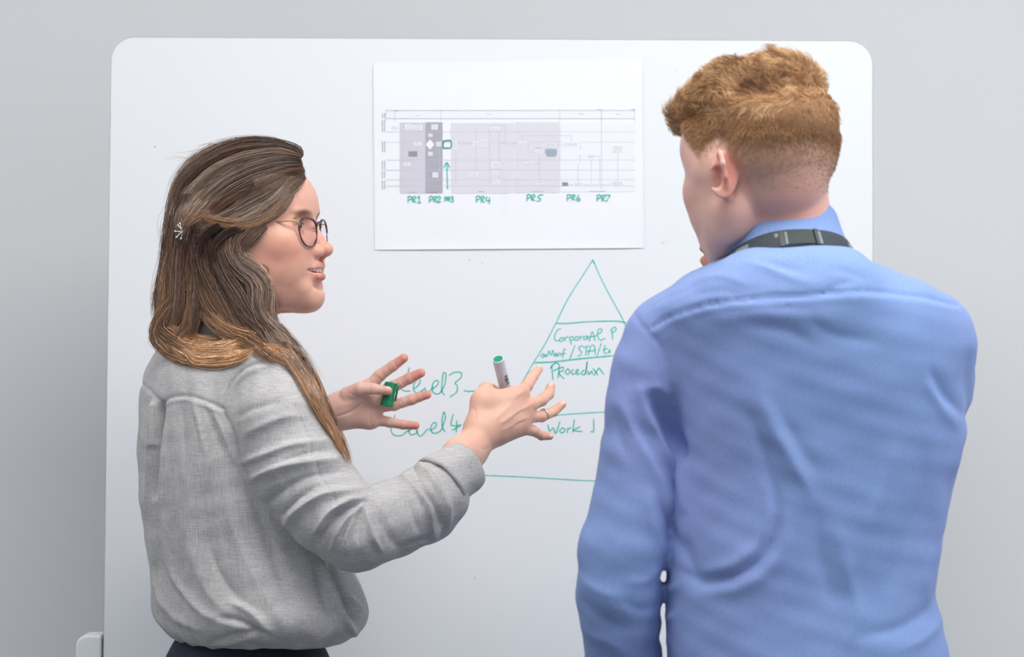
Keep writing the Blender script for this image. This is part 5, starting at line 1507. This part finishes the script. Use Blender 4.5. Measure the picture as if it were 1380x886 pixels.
M_STROKES = [
 # yoke seam
 ([(880, 441), (905, 426), (950, 411), (1010, 403), (1080, 399), (1160, 393), (1230, 399), (1290, 412)], 2.4, -4.0, 1), ([(880, 447), (906, 433), (952, 418), (1012, 410), (1080, 406), (1160, 401), (1230, 407), (1288, 419)], 4, 1.6, 1),
 # shoulder and armhole seam, left
 ([(853, 420), (862, 436), (876, 450), (892, 470), (902, 500), (908, 540)], 2.2, -2.4, .8), ([(868, 418), (900, 402), (940, 384)], 2, -1.0),
 ([Z9(175, 232), Z9(215, 225), Z9(250, 250)], 9, 5), ([Z9(200, 250), Z9(235, 310), Z9(262, 370), Z9(270, 400)], 8, -13, .4), ([Z9(170, 225), Z9(190, 290), Z9(230, 370), Z9(262, 440), Z9(276, 520)], 7, 6, .4), ([Z9(120, 262), Z9(150, 320), Z9(190, 390), Z9(225, 470), Z9(240, 540)], 8, 5), ([Z9(145, 290), Z9(180, 350), Z9(215, 430)], 7, -4.5), ([Z9(105, 270), Z9(110, 330), Z9(140, 400)], 8, -3),
 ([Z9(210, 490), Z9(235, 550), Z9(270, 620)], 7, -5), ([Z9(190, 480), Z9(200, 560), Z9(240, 640)], 9, 3),
 ([Z9(15, 680), Z9(60, 720), Z9(120, 740)], 9, 3.5), ([Z9(15, 790), Z9(50, 830), Z9(100, 850), Z9(130, 880)], 10, 4), ([Z9(20, 740), Z9(70, 790), Z9(140, 820)], 9, -3), ([Z9(215, 670), Z9(180, 700), Z9(130, 700)], 8, 3), ([Z9(215, 760), Z9(170, 770), Z9(130, 750)], 8, -3),
 # gathers by the sleeve crease
 ([Z9(225, 690), Z9(240, 720), Z9(262, 710)], 5, 4), ([Z9(222, 765), Z9(240, 790), Z9(256, 780)], 5, 4), ([Z9(222, 830), Z9(240, 860)], 5, 4),
 # the big crescent on the back
 ([Z7(402, 560), Z7(406, 620), Z7(385, 685), Z7(330, 728), Z7(270, 742), Z7(225, 722)], 7, -6, .25), ([Z7(388, 560), Z7(390, 620), Z7(368, 675), Z7(318, 712), Z7(262, 722)], 10, 4.5), ([Z7(420, 600), Z7(420, 660), Z7(395, 715), Z7(335, 755), Z7(262, 765)], 10, 4), ([Z7(232, 660), Z7(238, 700), Z7(260, 735)], 8, -4),
 # long soft folds
 ([Z7(375, 390), Z7(400, 450), Z7(440, 520), Z7(475, 580)], 12, 5.5), ([Z7(352, 420), Z7(380, 490), Z7(395, 560)], 11, -3.5), ([Z7(410, 410), Z7(440, 470), Z7(480, 530)], 9, -2.5),
 ([Z7(700, 340), Z7(730, 390), Z7(768, 430)], 8, -5), ([Z7(690, 360), Z7(715, 400), Z7(750, 450)], 8, 4), ([Z7(768, 432), Z7(755, 480), Z7(742, 540)], 6, 4), ([Z7(776, 300), Z7(768, 360), Z7(772, 420)], 7, -4),
 ([Z7(640, 470), Z7(610, 560), Z7(580, 640), Z7(560, 720)], 16, 4), ([Z7(690, 500), Z7(680, 590), Z7(650, 680), Z7(620, 760)], 14, -4), ([Z7(720, 560), Z7(712, 650), Z7(690, 740), Z7(700, 800)], 11, 4.5), ([Z7(520, 640), Z7(540, 720), Z7(560, 800), Z7(540, 870)], 14, 3.5), ([Z7(480, 600), Z7(490, 700), Z7(520, 790)], 14, -3),
 ([Z7(715, 760), Z7(690, 800), Z7(640, 830), Z7(560, 850)], 9, -3.5), ([Z7(730, 800), Z7(690, 850), Z7(640, 870)], 9, 3.5),
 # yoke wrinkles
 ([(1000, 352), (1030, 358), (1060, 372), (1100, 384)], 6, 3), ([(1020, 350), (1050, 358), (1080, 366)], 4, -2.6), ([(1120, 362), (1145, 368), (1165, 376)], 6, -2), ([(930, 380), (970, 372), (1010, 384)], 6, 2.4), ([(1110, 395), (1130, 384), (1150, 380)], 5, -3), ([(930, 398), (970, 392), (1000, 398)], 4, -1.8),
 ([(1200, 357), (1240, 372), (1275, 392)], 6, -4), ([(1190, 362), (1232, 384), (1260, 400)], 5, 3), ([(960, 430), (1040, 424), (1120, 430)], 10, 3), ([(1090, 430), (1120, 450), (1180, 462)], 10, -3), ([(1000, 440), (1060, 446), (1090, 460)], 8, -2),
]
D = strokes_disp(V, N, M_STROKES)
V = V + N * D[:, None]; N = vnormals(V, F)
V = V + N * (lowfreq(V, .0017, 24, 13) + lowfreq(V, .0006, 80, 14))[:, None]
V = laplace(V, F, 1, .35)
m_blue = mat_cloth('blue_chambray', lin((136, 163, 211)), lin((120, 146, 200)), (700, 700, 700), (420, 420, 1500), check=(.0027, .05), bump=.15, hue2=(1.12, .95, .99))
mshirt = place_part('shirt', V, F, m_blue, man)
# collar, folded over and sloping to the front
def tilted_ring(name, c, ax, rows, thick, m, parent, sx=1.0, wob=None):
    """rows: distance along the axis, radius"""
    path = [c + ax * r_[0] for r_ in rows]
    return ringtube(name, path, [r_[1] for r_ in rows], thick, m, parent, sides=96, wob=wob)
cc_ = P(1060, 351, -.822); ca = nrm((-.10, .46, 1))
tilted_ring('collar', cc_, ca, [(-.060, .0880), (-.040, .0865), (-.020, .0830), (-.008, .0800), (.008, .0770), (.024, .0735), (.040, .0712), (.0475, .0700), (.0500, .0685), (.0502, .0665)], .005, m_blue, mshirt, wob=lambda V: lowfreq(V, .0010, 40, 15))
m_band = mat_noisecolor('dark_lanyard_webbing', lin((44, 50, 58)), lin((66, 74, 80)), 300, .75)
lan = tilted_ring('lanyard', cc_ + ca * -.010, ca, [(-.0135, .0858), (-.012, .0863), (0, .0838), (.0110, .0812), (.0120, .0798)], .002, m_band, man, wob=lambda V: lowfreq(V, .0008, 40, 15))
m_bandl = mat_basic('grey_webbing_print', lin((128, 138, 142)), .7)
m_bandd = mat_basic('black_buckle', lin((26, 29, 34)), .4)
def band_patch(name, a0, a1, s0, s1, lift, m):
    A = nrm(np.cross(ca, (0, 1, 0))); A = A if A[0] > 0 else -A; B = nrm(np.cross(ca, A)); B = B if B[1] < 0 else -B
    V, F = [], []; n = 8
    for i in range(n + 1):
        a = math.radians(a0 + (a1 - a0) * i / n)
        for s in (s0, s1):
            rr = np.interp(s, [-.0130, 0, .0115], [.0863, .0838, .0811]) + lift
            V.append(cc_ + ca * (-.010 + s) + (A * math.sin(a) + B * math.cos(a)) * rr)
        for s in (s0, s1):
            rr = np.interp(s, [-.0130, 0, .0115], [.0863, .0838, .0811]) + lift - .0025
            V.append(cc_ + ca * (-.010 + s) + (A * math.sin(a) + B * math.cos(a)) * rr)
    for i in range(n):
        b = 4 * i; F += [(b, b + 1, b + 5, b + 4), (b + 2, b + 6, b + 7, b + 3), (b, b + 4, b + 6, b + 2), (b + 1, b + 3, b + 7, b + 5)]
    F += [(0, 2, 3, 1), (4 * n, 4 * n + 1, 4 * n + 3, 4 * n + 2)]
    me = fixn(pymesh(name, V, F)); flat(me); o = bpy.data.objects.new(name, me); COL.objects.link(o); me.materials.append(m); mchild(o, name, lan)
band_patch('buckle', -10, -6, -.0125, .0095, .0026, m_bandd)
band_patch('buckle', 19, 22, -.0128, .0105, .0030, m_bandd)
band_patch('webbing_loop', -4, 18, -.0110, .0080, .0018, mat_basic('olive_grey_webbing', lin((62, 70, 68)), .8))
band_patch('printed_stripe', -14, -11, -.0105, .0078, .0012, m_bandl); band_patch('printed_stripe', -5.6, -3.8, -.0105, .0078, .0020, m_bandl); band_patch('printed_stripe', 22.5, 25, -.0105, .0078, .0014, m_bandl)
band_patch('printed_logo', -52, -38, -.0070, .0050, .0010, m_bandl); band_patch('printed_logo', 58, 70, -.0070, .0050, .0010, m_bandl)
# right hand, raised to the chin; only its fingertips show left of the collar
hp_ = lambda u, v, y: P(u, v, y)
mpx = pxscale(-.66)
mp = [(hp_(1050, 470, -.655), hp_(1000, 420, -.66), .030, .026), (hp_(1000, 420, -.66), hp_(992, 392, -.665), .026, .020), (hp_(1000, 420, -.66), hp_(985, 372, -.675), .024, .0125), (hp_(1000, 420, -.66), hp_(992, 368, -.665), .024, .0125), (hp_(1004, 420, -.655), hp_(998, 370, -.65), .022, .012), (hp_(1000, 420, -.66), hp_(975, 384, -.68), .022, .012)]
mch = [finger([(985, 368, -.675), (972, 352, -.69), (960, 341, -.70), (949, 334, -.70)], [11, 10, 8.5, 6.8]), finger([(975, 386, -.68), (964, 370, -.69), (956, 358, -.70), (949, 351, -.70)], [10, 9, 8, 6]),
       finger([(992, 368, -.665), (985, 350, -.68), (978, 340, -.69), (972, 336, -.70)], [11, 10, 9, 7]), finger([(998, 370, -.65), (996, 352, -.66), (990, 340, -.67), (985, 334, -.68)], [10, 9, 8, 6.5]), finger([(1006, 400, -.68), (1004, 378, -.70), (996, 362, -.705)], [12, 10, 8])]
lo = P(930, 500, -.66); hi = P(1080, 320, -.66); lo = np.array((lo[0], -.74, lo[2])); hi = np.array((hi[0], -.61, hi[2]))
V, F = build_hand(mch, mp, lo, hi, h=.0016)
C = np.tile(lin((226, 160, 142)), (len(V), 1)); M_BODY.append((V, F, C))
# ---------------------------------------------------------------- what lies below the frame: trousers and shoes, and the bodies inside the clothes
m_navy = mat_noisecolor('navy_cloth', lin((34, 40, 58)), lin((26, 31, 47)), 150, .85)
m_char = mat_noisecolor('charcoal_cloth', lin((52, 55, 64)), lin((44, 46, 54)), 150, .85)
m_shoe = mat_basic('black_leather', lin((30, 28, 28)), .4)
def lower(parent, cx, cy, phi, wz, hipw, hipd, mt, hipz):
    c, s = math.cos(phi), math.sin(phi); fw = np.array((c, s, 0)); lf = np.array((-s, c, 0)); O = np.array((cx, cy, 0))
    R = [(c, s, 0), (-s, c, 0), (0, 0, 1)]
    f = Field(O - (.3, .3, 0) + (0, 0, .02), O + (.3, .3, wz + .03), .008)
    f.add(ell(O + (0, 0, wz - .10), (hipd * 1.02, hipw, .15), R)); f.add(ell(O - fw * .02 + (0, 0, hipz), (hipd * 1.08, hipw * 1.06, .13), R), .04)
    for k in (-1, 1):
        h_ = O + lf * hipw * .5 * k + (0, 0, hipz - .04); kn = O + lf * .09 * k + fw * .02 + (0, 0, .50); an = O + lf * .095 * k + (0, 0, .09)
        f.add(cone(h_, kn, .088, .064), .03); f.add(cone(kn, an, .064, .050), .02)
    V, F = f.mesh(); place_part('trousers', V, F, mt, parent)
    for k in (-1, 1):
        an = O + lf * .095 * k; g = Field(an - (.2, .2, 0), an + (.2, .2, .13), .005)
        g.add(cone(an - fw * .04 + (0, 0, .042), an + fw * .13 + (0, 0, .034), .040, .034)); g.add(cone(an + (0, 0, .05), an + (0, 0, .10), .038, .036), .02)
        g.sub(ell(an + (0, 0, -.5), (1, 1, .502)))
        V, F = g.mesh(); V[:, 2] -= V[:, 2].min(); place_part('shoe', V, F, m_shoe, parent)
wc = P(338, 870, WY)
lower(woman, wc[0] - .004, WY, WPHI, .995, .152, .120, m_navy, .83)
mc = P(1090, 900, MY)
lower(man, mc[0], MY, MB, 1.0, .165, .125, m_char, .86)
def inner(parts, lo, hi, col):
    f = Field(lo, hi, .010)
    for a, b, ra, rb in parts: f.add(cone(a, b, ra, rb), .03)
    V, F = f.mesh(); return V, F, np.tile(col, (len(V), 1))
def legs(cx, cy, phi, hz, w):
    c, s = math.cos(phi), math.sin(phi); lf = np.array((-s, c, 0)); O = np.array((cx, cy, 0)); out = []
    for k in (-1, 1):
        out += [(O + lf * w * k + (0, 0, hz), O + lf * .09 * k + (0, 0, .5), .06, .045), (O + lf * .09 * k + (0, 0, .5), O + lf * .095 * k + (0, 0, .06), .045, .030)]
    return out
t0 = np.array((wc[0], WY, .86)); t1 = P(325, 600, WY); t2 = P(318, 510, WY)
W_BODY.append(inner([(t0, t1, .075, .080), (t1, t2, .085, .08), (t2, P(304, 455, WY), .06, .045), (t2, sh_n[0][0], .06, .038), (sh_n[0][0], sh_n[3][0], .040, .036), (sh_n[3][0], fo_n[0][0], .036, .034), (fo_n[0][0], fo_n[3][0], .034, .026), (fo_n[3][0], P(610, 645, -.495), .026, .023), (t2, fa[0][0], .06, .038), (fa[0][0], fa[1][0], .038, .034), (fa[1][0], fa[3][0], .034, .022)] + legs(wc[0], WY, WPHI, .84, .075),
                    np.array((-.75, -.65, .03)), np.array((.05, -.12, 1.5)), np.array(skin)))
t0 = np.array((mc[0], MY, .88)); t1 = P(1085, 640, MY); t2 = P(1078, 470, MY)
W2 = inner([(t0, t1, .10, .095), (t1, t2, .10, .085), (t2, P(1070, 360, MY), .06, .05), (t2, la[0][0], .045, .024)] + [(la[i][0], la[i + 1][0], .026, .026) for i in range(len(la) - 1)] + [(t2, ra[0][0], .06, .032)] + [(ra[i][0], ra[i + 1][0], .032, .024) for i in range(len(ra) - 1)] + legs(mc[0], MY, MB, .88, .08),
           np.array((-.1, -1.0, .03)), np.array((.65, -.5, 1.6)), np.array(lin((220, 168, 154))))
M_BODY.append(W2)
# his left hand hanging at the side, below the frame
w0 = la[-1][0]; hz_ = w0[2]
px_, q = .0009, w0 + (0, 0.02, 0)
mp = [(w0 + (0, 0, .02), w0 + (0.0, .01, -.03), .030, .026)]
tips_ = []
for i in range(4):
    b = w0 + (-.002, .038 - .024 * i + .0, -.10); mp.append((w0 + (0, .012 - .008 * i, -.03), b, .022, .0115))
    tips_.append([(b, .0105), (b + (.006, .002, -.032), .0095), (b + (.016, .004, -.056), .0085), (b + (.024, .004, -.072), .007)])
tips_.append([(w0 + (.004, .03, -.05), .014), (w0 + (.012, .052, -.085), .011), (w0 + (.018, .056, -.112), .0085)])
V, F = build_hand(tips_, mp, w0 + (-.07, -.09, -.20), w0 + (.07, .09, .06), h=.0022)
M_BODY.append((V, F, np.tile(lin((222, 168, 150)), (len(V), 1))))
# ---------------------------------------------------------------- bodies: every piece of skin joined into one mesh per person
def finish_body(parts, parent, m):
    Vs, Fs, Cs, o = [], [], [], 0
    for V, F, C in parts:
        Vs.append(V); Fs.append(np.asarray(F) + o); Cs.append(C); o += len(V)
    ob = place_part('body', np.vstack(Vs), np.vstack(Fs), m, parent)
    set_color(ob.data, np.vstack(Cs)); return ob
finish_body(W_BODY, woman, m_skin)
finish_body(M_BODY, man, m_skin)
